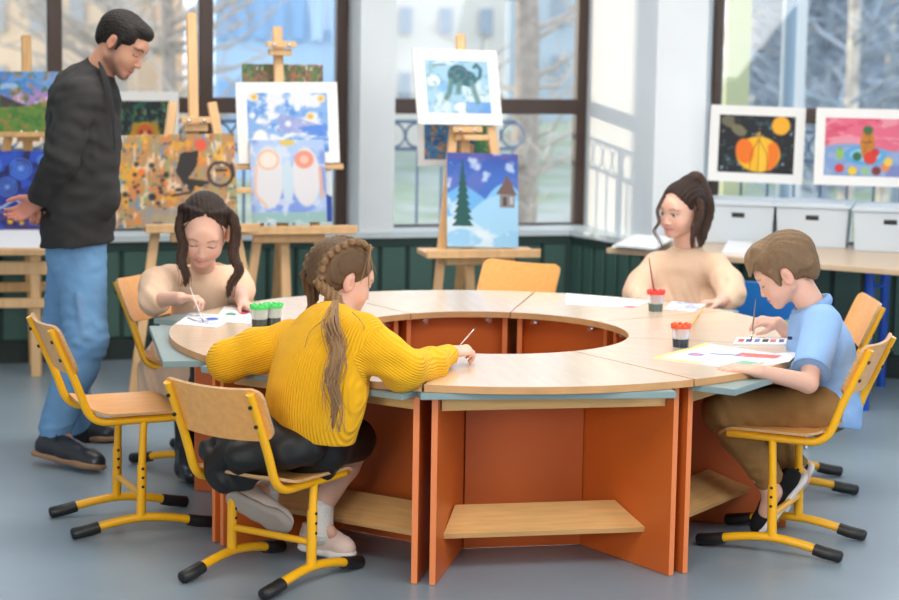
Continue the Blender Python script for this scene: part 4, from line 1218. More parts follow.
# ---- the standing man
def build_man():
    SK = (.56, .285, .185); HS = (.60, .26, .19)
    s = Sdf(.0042); ex = MB()
    o = at(122, 44, 7.68)
    r, f, u = head(s, o, (.80, -.22, -.52), (.5, 0, .85), .98, SK, (.42, .17, .14), (.012, .008, .007), None, False, 'down', ex, beard=(.16, .095, .075))
    nb, nt_ = at(94, 78, 7.70), at(112, 52, 7.69)
    s.cone(nb, nt_, .062, .056, .02, SK)
    pel, wst, chs = at(76, 238, 7.74), at(79, 190, 7.73), at(84, 122, 7.71)
    fx = (1, -.05, -.1)
    s.chain([pel, wst, chs], [.145, .135, .155], .03, SK, flat=(fx, .62))
    shR, shL = at(78, 97, 7.53), at(90, 95, 7.88)
    s.cone(shR, shL, .055, .055, .04, SK)
    elR, wrR = at(61, 160, 7.46), at(38, 201, 7.58)
    elL, wrL = at(62, 165, 7.96), at(36, 213, 7.74)
    s.chain([shR, elR, wrR], [.048, .040, .029], .02, SK); s.chain([shL, elL, wrL], [.048, .040, .029], .02, SK)
    hand(s, wrR, (-.60, .25, -.42), (.1, -.9, .35), (-.4, .1, .8), .165, HS, curl=(.62, .75, .5), spread=.05, thumb=.4)
    hand(s, wrL, (.25, -.75, -.30), (.0, .3, .9), (-.7, -.2, 0), .165, HS, curl=(.55, .7, .4), thumb=.5)
    hpR, hpL = at(80, 248, 7.69), at(76, 243, 7.84)
    knR, anR = at(86, 340, 7.57), at(55, 428, 7.60)
    knL, anL = at(62, 330, 7.93), at(80, 424, 8.04)
    leg(s, hpR, knR, anR, (.088, .058, .058, .038)); leg(s, hpL, knL, anL, (.088, .058, .058, .038))
    s.cone(anR, at(70, 448, 7.57), .034, .032, .02, SK); s.cone(anL, at(92, 434, 8.04), .034, .032, .02, SK)
    man = s.build('person', M_SKIN, None, SK, extra=ex)
    tag(man, 'standing man in a charcoal blazer and blue jeans, hands behind his back, looking down', 'person')
    # hair: short, dark
    HC = (.016, .012, .011)
    q = Sdf(.0034); q.M = M4(o, r, f, u)
    q.ell((0, -.018, .038), (.079, .101, .084), .006, HC, cut=((0, .060, .062), (0, .78, -.62)))
    q.ell((0, .038, .080), (.058, .050, .034), .012, HC)
    for e in (-1, 1):
        q.ell((e * .057, .012, .042), (.022, .048, .040), .01, HC)
        q.cone((e * .0715, .016, .025), (e * .0690, .014, -.018), .011, .006, .008, HC)
        q.ell((e * .080, -.012, -.012), (.026, .022, .036), .004, None, sub=True)
    q.ell((0, -.074, -.004), (.048, .034, .048), .02, HC)
    q.build('hair', M_HAIR, man, HC, warp=lambda X: .0012 * np.sin(X @ V(260, 90, 180)) * np.sin(X @ V(-120, 210, 160)))
    # jeans
    JC, JD = (.145, .31, .54), (.085, .17, .31)
    q = Sdf(.005)
    fl = (fx, .68)
    q.cone(at(77, 240, 7.74), at(79, 205, 7.73), .150, .14, .04, JC, flat=fl)
    leg(q, hpR, knR, anR, (.100, .080, .077, .062), .03, JC); leg(q, hpL, knL, anL, (.100, .078, .074, .058), .03, JC)
    q.ell(at(65, 256, 7.74), (.060, .13, .09), .05, JC)
    mid = (V(*hpR) + V(*knR)) / 2
    q.cone(V(*mid) + V(.0, -.1, .0), V(*knR) + V(.01, -.072, .02), .012, .012, .02, (.16, .30, .50))
    q.build('jeans', M_DENIM, man, JC, warp=folds((.0045, (.35, .1, 1), .055, 1.5, V(*knR), .16), (.004, (-.4, .2, 1), .05, 1.2, V(*anR), .16), (.004, (.5, 0, 1), .06, 1.2, V(*hpR) + V(.03, -.05, 0), .14), (.003, (.2, .1, 1), .05, 1, V(*knL), .3)))
    # blazer
    BC, BD = (.037, .036, .037), (.02, .02, .022)
    q = Sdf(.005)
    fb = ((1, -.05, -.12), .62)
    hem = [at(77, 262, 7.74), at(79, 200, 7.73), at(83, 150, 7.72), at(86, 112, 7.71)]
    q.chain(hem, [.215, .198, .200, .195], .04, BC, flat=((1, -.05, -.12), .64))
    q.cone(V(*shR) + V(0, .02, 0), V(*shL) + V(0, -.01, 0), .072, .076, .05, BC)
    q.ell(at(72, 108, 7.70), (.075, .18, .13), .06, BC)
    q.cone(at(98, 120, 7.66), at(104, 200, 7.62), .05, .06, .06, BC)
    q.chain([shR, elR, at(41, 195, 7.565)], [.072, .064, .050], .010, BC); q.chain([shL, elL, at(40, 204, 7.76)], [.078, .066, .052], .03, BC)
    q.slab(at(77, 243, 7.74), (.08, 0, -1), R=.6)
    q.slab(at(38.5, 200, 7.57), V(*wrR) - V(*elR), R=.075); q.slab(at(38, 208, 7.755), V(*wrL) - V(*elL), R=.06)
    q.cone(at(103, 62, 7.69), at(92, 84, 7.70), .060, .066, .02, BC)          # stand of the collar
    q.slab(at(100, 66, 7.69), (.62, -.1, .78), R=.1)
    q.build('blazer', M_WOOLJ, man, BC, warp=folds((.005, (.75, 0, .65), .075, 1.6, V(*elR), .20), (.004, (.9, 0, -.35), .09, 1.4, at(95, 170, 7.6), .20), (.003, (.2, .1, 1), .07, 1, None, 1)))
    lp = MB()
    lp.tube(spline([at(99, 62, 7.625), at(105, 78, 7.58), at(112, 110, 7.56), at(115, 150, 7.57)], 6), [.004 + .009 * math.sin(PI * min(1, i / 15)) for i in range(19)], 8, flat=((.3, -1, .1), .22))
    lp.build('lapel', mat('blazer_lapel', (.024, .024, .027), .9, bump=.3, bscale=260), man, smooth=60)
    pk = MB(); a, c = at(86, 182, 7.585), at(110, 185, 7.585)
    pk.bar(a, c, .008, .020, up=(0, 0, 1), bev=.003); pk.build('pocket_flap', mat('blazer_lapel', (0, 0, 0)), man)
    # dark T-shirt front seen inside the lapels
    q = Sdf(.006); TS = (.012, .012, .014)
    q.chain([at(94, 196, 7.70), at(98, 160, 7.70), at(98, 100, 7.69), at(98, 86, 7.70)], [.085, .095, .10, .062], .03, TS, flat=(fx, .8))
    q.build('t_shirt', mat('dark_jersey', TS, .9), man, TS)
    # shoes and socks
    for ank, toe, heel, upv, lab in ((anR, atz(100, 468, .02), at(34, 452, 7.62), (.28, 0, 1), None), (anL, atz(113, 438, .015), at(68, 436, 8.06), (0, 0, 1), None)):
        shoe('shoe', heel, toe, upv, np.linalg.norm(V(*toe) - V(*heel)) + .01, .105, .085, ((.018, .020, .028), (.30, .17, .09)), man, .02, laces=(.01, .01, .014))
    for a_, b_ in ((anR, at(58, 446, 7.60)), (anL, at(84, 437, 8.04))):
        sk = Sdf(.005); sk.cone(V(*a_) + V(.01, 0, .03), b_, .050, .050, .01, (.012, .012, .014))
        sk.build('sock', mat('black_cotton', (.012, .012, .014), .9), man, (.012, .012, .014))
    return man
build_man()

KID = (.74, .44, .335)
LIP = (.62, .26, .23)
BLUSH = (.74, .33, .25)

# ---- the girl in the yellow sweater, seen from behind
def build_yellow():
    SK = KID; s = Sdf(.0034); ex = MB()
    o = at(343, 279, 6.22)
    r, f, u = head(s, o, (.86, .42, -.30), (.25, .12, .96), .93, SK, LIP, (.20, .12, .07), None, True, 'down', ex, blush=BLUSH)
    s.cone(at(334, 326, 6.12), at(341, 292, 6.22), .048, .046, .02, SK)
    pel, chs = at(310, 440, 6.10), at(324, 355, 6.04)
    s.chain([pel, at(305, 400, 6.04), chs], [.07, .07, .08], .03, SK)
    shR, shL = at(364, 338, 6.00), at(290, 342, 6.20)
    s.cone(shR, shL, .04, .04, .03, SK)
    elR, wrR = at(404, 369, 5.96), at(452, 353, 6.30)
    elL, wrL = at(228, 361, 6.20), at(262, 342, 6.58)
    s.chain([shR, elR, wrR], [.036, .031, .022], .015, SK); s.chain([shL, elL, wrL], [.036, .031, .022], .015, SK)
    hand(s, wrR, (.80, .45, .10), (-.15, .4, -.9), (-.3, .9, .2), .125, SK, curl=(.75, .95, .6), spread=.03, thumb=.25, tcurl=.6)
    hand(s, wrL, (.55, .75, -.05), (.1, .1, -1), (.6, -.5, 0), .13, SK, curl=(.2, .25, .2))
    hR, kR, aR = at(324, 438, 6.08), at(355, 443, 6.28), at(317, 516, 6.24)
    hL, kL, aL = at(290, 440, 6.17), at(306, 452, 6.48), at(262, 494, 6.25)
    leg(s, hR, kR, aR, (.058, .050, .048, .030)); leg(s, hL, kL, aL, (.058, .050, .048, .030))
    tR = atz(350, 556, .035); tL = at(292, 536, 6.16)
    s.cone(aR, V(*aR) + (V(*tR) - V(*aR)) * .42, .026, .020, .02, SK); s.cone(aL, at(268, 504, 6.24), .026, .022, .02, SK)
    g = s.build('person', M_SKIN, None, SK, extra=ex)
    tag(g, 'girl seen from behind in a yellow sweater with long braids, arm stretched over the table', 'person')
    # hair: skull cap with two plaits and tails
    HB, HL = (.125, .072, .038), (.27, .155, .075)
    q = Sdf(.0034); haircap(q, o, r, f, u, .93, HB, .007, ((0, .052, .03), (0, .83, -.55)))
    q.ell((0, -.05, .0), (.070, .062, .075), .02, HB, cut=((0, 0, -.062), (0, -.2, -1)))
    for e in (-1, 1): q.ell((e * .080, -.006, -.008), (.022, .019, .036), .004, None, sub=True)
    q.M = np.eye(4)
    Mh = M4(o, r, f, u); H_ = lambda *a: (Mh @ np.append(V(*a), 1))[:3]
    for e in (1, -1):
        path = spline([H_(e * .030, .045, .110), H_(e * .046, -.01, .121), H_(e * .057, -.066, .090), H_(e * .058, -.102, .034), H_(e * .054, -.096, -.028)], 5)
        for i, p in enumerate(path):
            t = e * (1 if i % 2 else -1)
            d = unit(path[min(i + 1, len(path) - 1)] - path[max(i - 1, 0)])
            q.ell(p + r * .006 * t, (.012, .012, .012), .003, HL if i % 2 else (.14, .085, .05))
    gr = lambda X: .0016 * np.sin((X - o) @ (r * 520 + u * 60)) 
    hair = q.build('hair', M_HAIR, g, HB, warp=gr)
    # right tail: long, wavy, hangs down her back
    tail = [H_(.056, -.102, -.030), at(337, 304, 6.08), at(333, 330, 5.95), at(338, 352, 5.88), at(331, 378, 5.855), at(336, 402, 5.85), at(332, 428, 5.85)]
    q = Sdf(.0034); q.chain(spline(tail, 5), list(np.interp(np.linspace(0, 1, 31), [0, .12, .45, .8, 1], [.013, .021, .022, .015, .005])), .006, HL)
    q.build('ponytail', M_HAIR, g, (.25, .14, .066), warp=lambda X: .0028 * np.sin(X @ V(420, 60, 30) + 3 * np.sin(X @ V(0, 0, 40))))
    q = Sdf(.0034); q.chain(spline([H_(-.050, -.108, -.020), at(311, 290, 6.24), at(312, 304, 6.22), at(309, 318, 6.20)], 5), list(np.interp(np.linspace(0, 1, 16), [0, .3, 1], [.014, .020, .010])), .006, HB)
    q.build('ponytail', M_HAIR, g, (.12, .074, .044), warp=lambda X: .0025 * np.sin(X @ V(420, 60, 30)))
    b = MB(); rn = random.Random(5)
    for i in range(26):
        x0 = rn.uniform(-6, 6); ph = rn.uniform(0, 6)
        pts = [at(336 + x0 * .4, 300, 6.06)]
        yy = 300
        while yy < rn.uniform(395, 432):
            yy += 22; pts.append(at(334 + x0 + 5 * math.sin(yy * .09 + ph * .35) + (x0 * .4), yy, 5.955 - .11 * min(1, (yy - 310) / 60) - rn.uniform(0, .02)))
        strand(b, pts, .0016, .0006, 4, 4)
    for pts in ([(352, 312), (360, 320), (364, 330), (358, 341)], [(326, 318), (310, 332), (304, 350)]):
        strand(b, [at(x, y, 5.93) for x, y in pts], .0013, .0006, 4, 5)
    for i in range(14):
        a = rn.uniform(-.5, 1.1); strand(b, [H_(.04 * math.sin(a * 3), .055 - .02 * i / 14, .118), H_(.07 * math.cos(a), .03, .10 + .03 * math.sin(a)), H_(.088, .035 + rn.uniform(-.02, .03), .04 + rn.uniform(-.05, .03))], .0011, .0006, 4, 4)
    b.build('loose_strands', mat('hair_strand', (.34, .20, .10), .45), g, smooth=60)
    for p in (H_(.055, -.098, -.029), H_(-.050, -.102, -.022)): MB().ball(p, .014, 12, 8).build('hair_tie', mat('hair_tie_black', (.02, .016, .016), .7), g, smooth=60)
    # sweater
    YC = (.90, .46, .012)
    q = Sdf(.0048)
    wid = unit(V(*shR) - V(*shL)); dep = unit(np.cross(wid, V(.15, 0, 1)))
    q.chain([at(309, 440, 6.05), at(313, 406, 6.03), at(322, 365, 6.03), at(330, 338, 6.06)], [.148, .148, .145, .110], .05, YC, flat=(dep, .76))
    q.cone(V(*shR) + V(-.01, 0, -.012), V(*shL) + V(.01, 0, -.012), .066, .066, .06, YC)
    q.ell(at(318, 392, 5.985), (.12, .075, .12), .06, YC)
    q.chain([shR, at(384, 354, 5.97), elR, at(430, 364, 6.12), at(448, 355, 6.27)], [.070, .062, .058, .047, .034], .03, YC)
    q.cone(at(400, 374, 5.97), at(436, 373, 6.14), .045, .028, .03, YC)
    q.chain([shL, at(258, 350, 6.19), elL, at(240, 355, 6.36), at(254, 345, 6.52)], [.070, .064, .060, .047, .034], .03, YC)
    q.slab(at(456, 352, 6.315), V(*wrR) - V(*elR), R=.05)
    q.cone(at(338, 318, 6.16), at(336, 332, 6.11), .060, .075, .02, YC)
    q.slab(at(339, 312, 6.17), (.10, .15, 1), R=.075)
    q.slab(at(305, 437, 6.0), (-.12, 0, -1), R=.32)
    bones = [(shR, elR), (elR, wrR), (shL, elL), (elL, wrL)]
    def rib(X):
        base = (X - V(*chs)) @ unit(wid + V(0, 0, -.22)); best = np.full(len(X), .105); out = base.copy()
        for a, c in bones:
            a, c = V(*a), V(*c); ab = c - a; t = np.clip((X - a) @ ab / (ab @ ab), .12, 1.2); q_ = X - a - t[:, None] * ab; d = np.linalg.norm(q_, axis=1) + (t < .2) * .05
            w = unit(np.cross(ab, V(0.25, 1, .1))); m = d < best; out[m] = (q_ @ w)[m] * 1.15; best[m] = d[m]
        return out
    q.build('sweater', M_KNIT, g, YC, rib=rib, warp=folds((.0045, (.6, 0, .8), .085, 1.5, V(*elR), .14), (.0015, (.35, 0, 1), .09, 1.3, at(330, 415, 5.95), .10), (.0045, (-.5, .2, .8), .08, 1.5, at(270, 350, 6.2), .15)))
    # skirt
    BK = (.012, .012, .013)
    q = Sdf(.0048)
    q.cone(at(310, 444, 6.09), at(310, 420, 6.07), .125, .118, .03, BK, flat=(dep, .74))
    q.cone(at(324, 440, 6.09), at(353, 440, 6.26), .086, .072, .03, BK); q.cone(at(290, 440, 6.16), at(308, 448, 6.44), .088, .072, .03, BK)
    fq = (.56, .83, .0)
    q.chain([at(276, 432, 6.02), at(246, 446, 6.00), at(214, 470, 6.00)], [.085, .070, .040], .03, BK, flat=(fq, .42))
    q.chain([at(268, 440, 6.00), at(240, 464, 5.99), at(222, 484, 5.99)], [.07, .055, .030], .03, BK, flat=(fq, .36))
    q.chain([at(262, 424, 6.06), at(236, 430, 6.05), at(206, 452, 6.05)], [.06, .05, .028], .03, BK, flat=(fq, .4))
    q.chain([at(298, 440, 5.99), at(262, 446, 5.96), at(222, 458, 5.97)], [.060, .055, .035], .03, BK, flat=(fq, .5))
    q.chain([at(306, 446, 5.95), at(285, 450, 5.92), at(240, 456, 5.93)], [.055, .052, .045], .03, BK)
    q.slab(at(363, 441, 6.29), V(*kR) - V(*hR), R=.1)
    q.build('skirt', mat('black_satin', BK, .5, spec=.3, bump=.2, bscale=30), g, BK, warp=folds((.0045, (.85, .1, .5), .075, .8, at(236, 455, 6.0), .14), (.002, (.3, 0, 1), .07, 1, None, 1)))
    # shoes and socks
    WH = (.78, .76, .74)
    for kk, aa, dn in ((kR, aR, V(.012, -.004, -.055)), (kL, aL, V(.010, -.012, -.035))):
        sk = Sdf(.0038); d = V(*kk) - V(*aa); sk.cone(V(*aa) + d * .13, V(*aa) + dn, .038, .038, .01, WH)
        sk.build('sock', mat('white_sock', WH, .9, bump=.5, bscale=120), g, WH, warp=lambda X: .0012 * np.sin(X[:, 2] * 520))
    shoe('shoe', atz(303, 545, .035), tR, (0, 0, 1), .20, .088, .085, ((.80, .62, .55), (.82, .78, .74)), g, .028, M_COTTON, laces=(.82, .78, .76))
    shoe('shoe', at(229, 497, 6.17), at(298, 533, 6.12), (.36, .86, .36), .205, .086, .07, ((.62, .55, .50), (.36, .32, .29)), g, .026, M_COTTON)
    return g
build_yellow()

# ---- the boy in the blue polo
def build_boy():
    SK = KID; s = Sdf(.0034); ex = MB()
    o = at(785, 272, 6.80)
    r, f, u = head(s, o, (-.80, .22, -.50), (-.45, .05, .88), 1.0, SK, LIP, (.20, .12, .07), None, True, 'down', ex, blush=BLUSH)
    s.cone(at(815, 312, 6.78), at(798, 282, 6.80), .048, .046, .02, SK)
    pel, chs = at(826, 405, 6.68), at(818, 345, 6.75)
    s.chain([pel, at(826, 385, 6.71), chs], [.075, .075, .085], .03, SK)
    shL, shR = at(822, 325, 6.58), at(808, 322, 6.86)
    s.cone(shL, shR, .036, .036, .03, SK)
    elL, wrL = at(808, 383, 6.40), at(757, 371, 6.29)
    elR, wrR = at(802, 348, 6.98), at(778, 323, 6.98)
    s.chain([shL, elL, wrL], [.037, .031, .022], .015, SK); s.chain([shR, elR, wrR], [.037, .031, .022], .015, SK)
    hand(s, wrL, (-.93, .12, .10), (.12, .1, -1), (.2, .9, .1), .15, SK, curl=(.30, .42, .30), spread=.05, thumb=.4)
    hand(s, wrR, (-.92, -.1, .12), (-.1, .55, -.80), (-.2, -.6, .7), .125, SK, curl=(.65, .85, .5), spread=.03, thumb=.45, tcurl=.5)
    hL, kL, aL = at(818, 411, 6.58), at(724, 411, 6.58), at(772, 492, 6.62)
    hR, kR, aR = at(822, 409, 6.76), at(728, 405, 6.80), at(800, 478, 6.80)
    leg(s, hL, kL, aL, (.066, .050, .048, .031)); leg(s, hR, kR, aR, (.066, .050, .048, .031))
    tL = atz(760, 532, .02); tR = atz(775, 520, .02)
    s.cone(aL, V(*aL) + (V(*tL) - V(*aL)) * .5, .028, .026, .02, SK); s.cone(aR, V(*aR) + (V(*tR) - V(*aR)) * .5, .028, .026, .02, SK)
    g = s.build('person', M_SKIN, None, SK, extra=ex)
    tag(g, 'boy in a light blue polo shirt and brown trousers, painting with his head bent', 'person')
    HB, HL = (.20, .125, .07), (.30, .20, .115)
    q = Sdf(.0034); haircap(q, o, r, f, u, 1.0, HB, .010, ((0, .056, .035), (0, .80, -.58)))
    q.ell((0, .035, .090), (.066, .065, .042), .015, HL)
    q.ell((.0, .078, .072), (.056, .026, .022), .012, HL)
    for i in range(7):
        x = -.054 + .018 * i; q.cone((x, .045, .115), (x * 1.05 - .008, .098, .052 + .008 * (i % 3)), .014, .005, .008, HL if i % 2 else HB)
    for e in (-1, 1):
        q.cone((e * .072, .030, .030), (e * .070, .024, -.022), .014, .006, .01, HB)
        q.cone((e * .045, -.085, -.005), (e * .03, -.082, -.05), .030, .014, .02, HB)
        q.ell((e * .084, -.010, -.010), (.028, .022, .036), .004, None, sub=True)
    q.ell((0, -.086, -.015), (.055, .026, .045), .02, HB)
    q.build('hair', M_HAIR, g, HB, warp=lambda X: .0016 * np.sin((X - o) @ (r * 300 + f * 60 + u * 40) + 2 * np.sin((X - o) @ f * 50)) + .0010 * np.sin((X - o) @ (r * 620 - f * 120)))
    # polo
    BC = (.275, .46, .78)
    q = Sdf(.0046)
    q.chain([at(828, 412, 6.68), at(826, 385, 6.70), at(820, 350, 6.74), at(816, 330, 6.76)], [.128, .118, .118, .095], .04, BC, flat=((1, 0, .1), .88))
    q.cone(V(*shL) + V(0, .02, 0), V(*shR) + V(0, -.02, 0), .056, .056, .05, BC)
    q.cone(shL, V(*shL) + (V(*elL) - V(*shL)) * .74, .062, .060, .03, BC); q.cone(shR, V(*shR) + (V(*elR) - V(*shR)) * .74, .058, .056, .03, BC)
    q.slab(V(*shL) + (V(*elL) - V(*shL)) * .80, V(*elL) - V(*shL), R=.1); q.slab(V(*shR) + (V(*elR) - V(*shR)) * .8, V(*elR) - V(*shR), R=.09)
    q.slab(at(828, 420, 6.66), (-.25, 0, -1), R=.2)
    q.cone(at(812, 306, 6.785), at(814, 320, 6.775), .056, .072, .02, BC)
    q.slab(at(811, 305, 6.785), (-.35, 0, 1), R=.09)
    q.build('polo_shirt', M_COTTON, g, BC, warp=folds((.004, (.6, 0, .8), .075, 1.5, at(800, 370, 6.62), .14), (.005, (.3, .1, 1), .07, 1.4, at(830, 405, 6.6), .12), (.003, (.7, .2, -.5), .08, 1, at(838, 350, 6.65), .15)))
    cl = MB(); c0 = at(812, 303, 6.785)
    A0 = unit(V(-.25, 0, 1)); e1_ = unit(np.cross(A0, V(0, 1, 0))); e2_ = np.cross(A0, e1_)
    ring = [c0 + .057 * (e1_ * math.cos(t) + e2_ * math.sin(t) * 1.05) + V(0, 0, -.012 + .014 * math.cos(t - PI * (0 if e1_[0] > 0 else 1))) for t in np.linspace(0, 2 * PI, 25)[:-1]]
    cl.tube(ring, .012, 8, closed=True, flat=(A0, 1.5)); cl.build('collar', mat('polo_collar', (.24, .41, .72), .85, bump=.3, bscale=200), g, smooth=60)
    for sh_, el_, rr in ((shL, elL, .0605), (shR, elR, .0565)):
        bd = MB(); d = V(*el_) - V(*sh_); c = V(*sh_) + d * .785; z = unit(d); x = unit(np.cross(z, V(0, 0, 1) if abs(z[2]) < .9 else V(0, 1, 0))); y = np.cross(z, x)
        bd.tube([c + rr * (x * math.cos(t) + y * math.sin(t)) for t in np.linspace(0, 2 * PI, 21)[:-1]], .006, 6, closed=True)
        bd.build('sleeve_band', mat('polo_collar', (0, 0, 0)), g, smooth=60)
    lg = MB().box(at(790, 338, 6.655), (.014, .004, .010)).build('chest_badge', mat('navy_thread', (.02, .03, .09), .8), g)
    # trousers
    PC = (.27, .14, .043)
    q = Sdf(.0048)
    q.cone(at(826, 404, 6.68), at(826, 396, 6.69), .100, .10, .03, PC)
    leg(q, hL, kL, at(773, 484, 6.62), (.082, .068, .060, .048), .03, PC); leg(q, hR, kR, at(800, 472, 6.80), (.08, .066, .058, .048), .03, PC)
    dl = V(*aL) - V(*kL)
    q.slab(at(771, 481, 6.62), dl, R=.09); q.slab(at(798, 470, 6.8), V(*aR) - V(*kR), R=.09)
    q.build('trousers', mat('corduroy_brown', (1, 1, 1), .9, attr='col', bump=.25, bscale=120, noise=.12, nscale=10), g, PC, warp=folds((.005, (.7, 0, .7), .05, 1.6, V(*kL), .13), (.0045, (.9, 0, .2), .06, 1.2, at(790, 425, 6.55), .15), (.004, (.5, 0, 1), .05, 1.2, V(*aL), .12)))
    for hl, tt in ((at(806, 474, 6.66), tL), (at(812, 464, 6.86), tR)):
        d = V(*tt) - V(*hl); n = unit(np.cross(V(0, 1, 0), d)); n = n if n[0] < 0 else -n
        shoe('shoe', hl, V(*tt), n, np.linalg.norm(d) + .012, .085, .07, ((.010, .010, .011), (.80, .78, .75)), g, .03, M_COTTON, laces=(.012, .012, .012))
    return g
build_boy()

# ---- the girl in the beige dress at the left
def build_beige():
    SK = KID; s = Sdf(.0034); ex = MB()
    o = at(203.5, 231, 7.56)
    r, f, u = head(s, o, (.06, -.86, -.50), (.13, -.45, .88), 1.08, SK, LIP, (.16, .09, .06), None, True, 'down', ex, blush=BLUSH)
    s.cone(at(203, 278, 7.72), at(203, 248, 7.62), .048, .045, .02, SK)
    pel, chs = at(205, 372, 7.88), at(203, 302, 7.76)
    s.chain([pel, at(204, 340, 7.84), chs], [.09, .08, .085], .03, SK)
    shR, shL = at(168, 280, 7.66), at(236, 281, 7.78)
    s.cone(shR, shL, .036, .036, .03, SK)
    elR, wrR = at(154, 300, 7.44), at(181, 298, 7.30)
    elL, wrL = at(240, 294, 7.62), at(243, 303, 7.46)
    s.chain([shR, elR, wrR], [.037, .031, .022], .015, SK); s.chain([shL, elL, wrL], [.037, .031, .022], .015, SK)
    hand(s, wrR, (.80, -.35, .10), (.2, -.1, -1), (.1, .9, .4), .122, SK, curl=(.75, .9, .55), spread=.03, thumb=.45, tcurl=.5)
    hand(s, wrL, (.45, -.65, -.06), (0, 0, -1), (-.8, -.3, 0), .125, SK, curl=(.10, .15, .10), spread=.08, thumb=.5)
    hR, kR, aR = at(186, 372, 7.80), at(205, 366, 7.50), at(186, 448, 7.44)
    hL, kL, aL = at(218, 372, 7.90), at(236, 366, 7.62), at(222, 442, 7.60)
    leg(s, hR, kR, aR, (.064, .048, .045, .029), .02, (.02, .02, .022)); leg(s, hL, kL, aL, (.064, .048, .045, .029), .02, (.02, .02, .022))
    s.cone(aR, at(186, 478, 7.38), .028, .026, .02, SK); s.cone(aL, at(222, 468, 7.54), .028, .026, .02, SK)
    g = s.build('person', M_SKIN, None, SK, extra=ex)
    tag(g, 'girl in a beige dress with two dark pigtails, bending over her paper to paint', 'person')
    HB, HL = (.026, .014, .010), (.052, .028, .019)
    q = Sdf(.0034); haircap(q, o, r, f, u, 1.08, HB, .005, ((0, .066, .092), (0, .80, -.60)))
    q.ell((0, .088, .040), (.072, .062, .078), .004, None, sub=True)
    q.ell((0, .085, .095), (.008, .05, .03), .004, None, sub=True)
    q.ell((0, -.055, .0), (.068, .055, .075), .02, HB, cut=((0, 0, -.06), (0, 0, -1)))
    for e in (-1, 1):
        q.ell((e * .090, -.008, -.008), (.024, .022, .038), .004, None, sub=True)
        q.ell((e * .078, -.012, .082), (.024, .024, .024), .010, HB)
        q.chain([(e * .012, .052, .118), (e * .050, .030, .108), (e * .080, -.005, .090)], [.006, .012, .015], .008, HB)
    q.build('hair', M_HAIR, g, HB, warp=lambda X: .0013 * np.sin((X - o) @ (r * 380 + f * 60)))
    Mh = M4(o, r, f, u); H_ = lambda *a: (Mh @ np.append(V(*a), 1))[:3]
    tails = ([H_(.080, -.012, .085), at(183, 214, 7.52), at(180, 228, 7.51), at(184, 244, 7.50), at(181, 260, 7.49), at(186, 274, 7.48), at(185, 286, 7.48)],
             [H_(-.080, -.012, .085), at(233, 219, 7.55), at(236, 236, 7.54), at(233, 254, 7.52), at(239, 270, 7.50), at(231, 284, 7.50), at(228, 297, 7.49)])
    # facing the viewer her own right is at the left of the photo
    for tl in tails:
        if (np.array(tl[0]) - np.array(tl[1])) @ V(1, 0, 0) > .12 or (np.array(tl[0]) - np.array(tl[1])) @ V(1, 0, 0) < -.12: tl[0] = H_(-.080 if tl is tails[0] else .080, -.012, .085)
        q = Sdf(.0034); q.chain(spline(tl, 5), list(np.interp(np.linspace(0, 1, 31), [0, .12, .5, .85, 1], [.012, .019, .020, .014, .005])), .006, HL)
        q.build('pigtail', M_HAIR, g, HL, warp=lambda X: .0016 * np.sin(X @ V(520, 40, 20) + 3 * np.sin(X @ V(0, 0, 45))))
    b = MB(); rn = random.Random(8)
    for tl in tails:
        for i in range(10):
            dx = rn.uniform(-.016, .016); strand(b, [V(*p) + V(dx * (1 + k * .12) + rn.uniform(-.003, .003), -.018 + rn.uniform(-.006, .006), 0) for k, p in enumerate(tl[1:])], .0014, .0006, 4, 4)
    for e in (-1, 1):
        for i in range(8): strand(b, [H_(e * .055, .055, .085), H_(e * .072, .055 + rn.uniform(-.01, .01), .04), H_(e * .076, .05, -.0 - rn.uniform(0, .05))], .0010, .0005, 4, 4)
    b.build('loose_strands', mat('dark_strand', (.075, .04, .028), .45), g, smooth=60)
    for tl in tails: MB().ball(V(*tl[0]) * .75 + V(*tl[1]) * .25, .017, 12, 8).build('hair_tie', mat('hair_tie_black', (.02, .016, .016), .7), g, smooth=60)
    DC = (.74, .515, .365)
    q = Sdf(.0048)
    q.chain([at(204, 352, 7.86), at(203, 318, 7.80), at(203, 296, 7.75), at(203, 284, 7.73)], [.125, .108, .112, .092], .04, DC)
    q.cone(V(*shR) + V(.02, 0, -.0), V(*shL) + V(-.02, 0, 0), .050, .050, .05, DC)
    q.chain([shR, at(158, 286, 7.54), elR], [.058, .066, .058], .03, DC); q.chain([shL, at(240, 290, 7.70)], [.058, .058], .03, DC)
    q.cone(elR, at(163, 301, 7.40), .052, .036, .02, DC); q.slab(at(162, 300, 7.395), V(*wrR) - V(*elR), R=.06)
    q.cone(at(240, 289, 7.70), at(240, 294, 7.64), .050, .036, .02, DC)
    q.cone(at(204, 262, 7.72), at(203, 280, 7.73), .066, .085, .02, DC); q.slab(at(203, 266, 7.71), (0, .1, 1), R=.085)
    # skirt of the dress falling over the chair
    q.chain([at(205, 346, 7.85), at(202, 372, 7.80)], [.13, .165], .04, DC)
    q.chain([at(172, 340, 7.72), at(160, 372, 7.66), at(156, 402, 7.62)], [.075, .080, .085], .04, DC, flat=((.5, 1, 0), .6))
    q.chain([at(185, 352, 7.62), at(186, 380, 7.56), at(184, 398, 7.55)], [.07, .075, .08], .04, DC, flat=((.2, 1, 0), .6))
    q.cone(at(205, 362, 7.66), at(212, 364, 7.50), .085, .075, .03, DC); q.cone(at(222, 364, 7.76), at(238, 364, 7.62), .085, .07, .03, DC)
    q.slab(at(170, 402, 7.6), (0, 0, -1), R=.25)
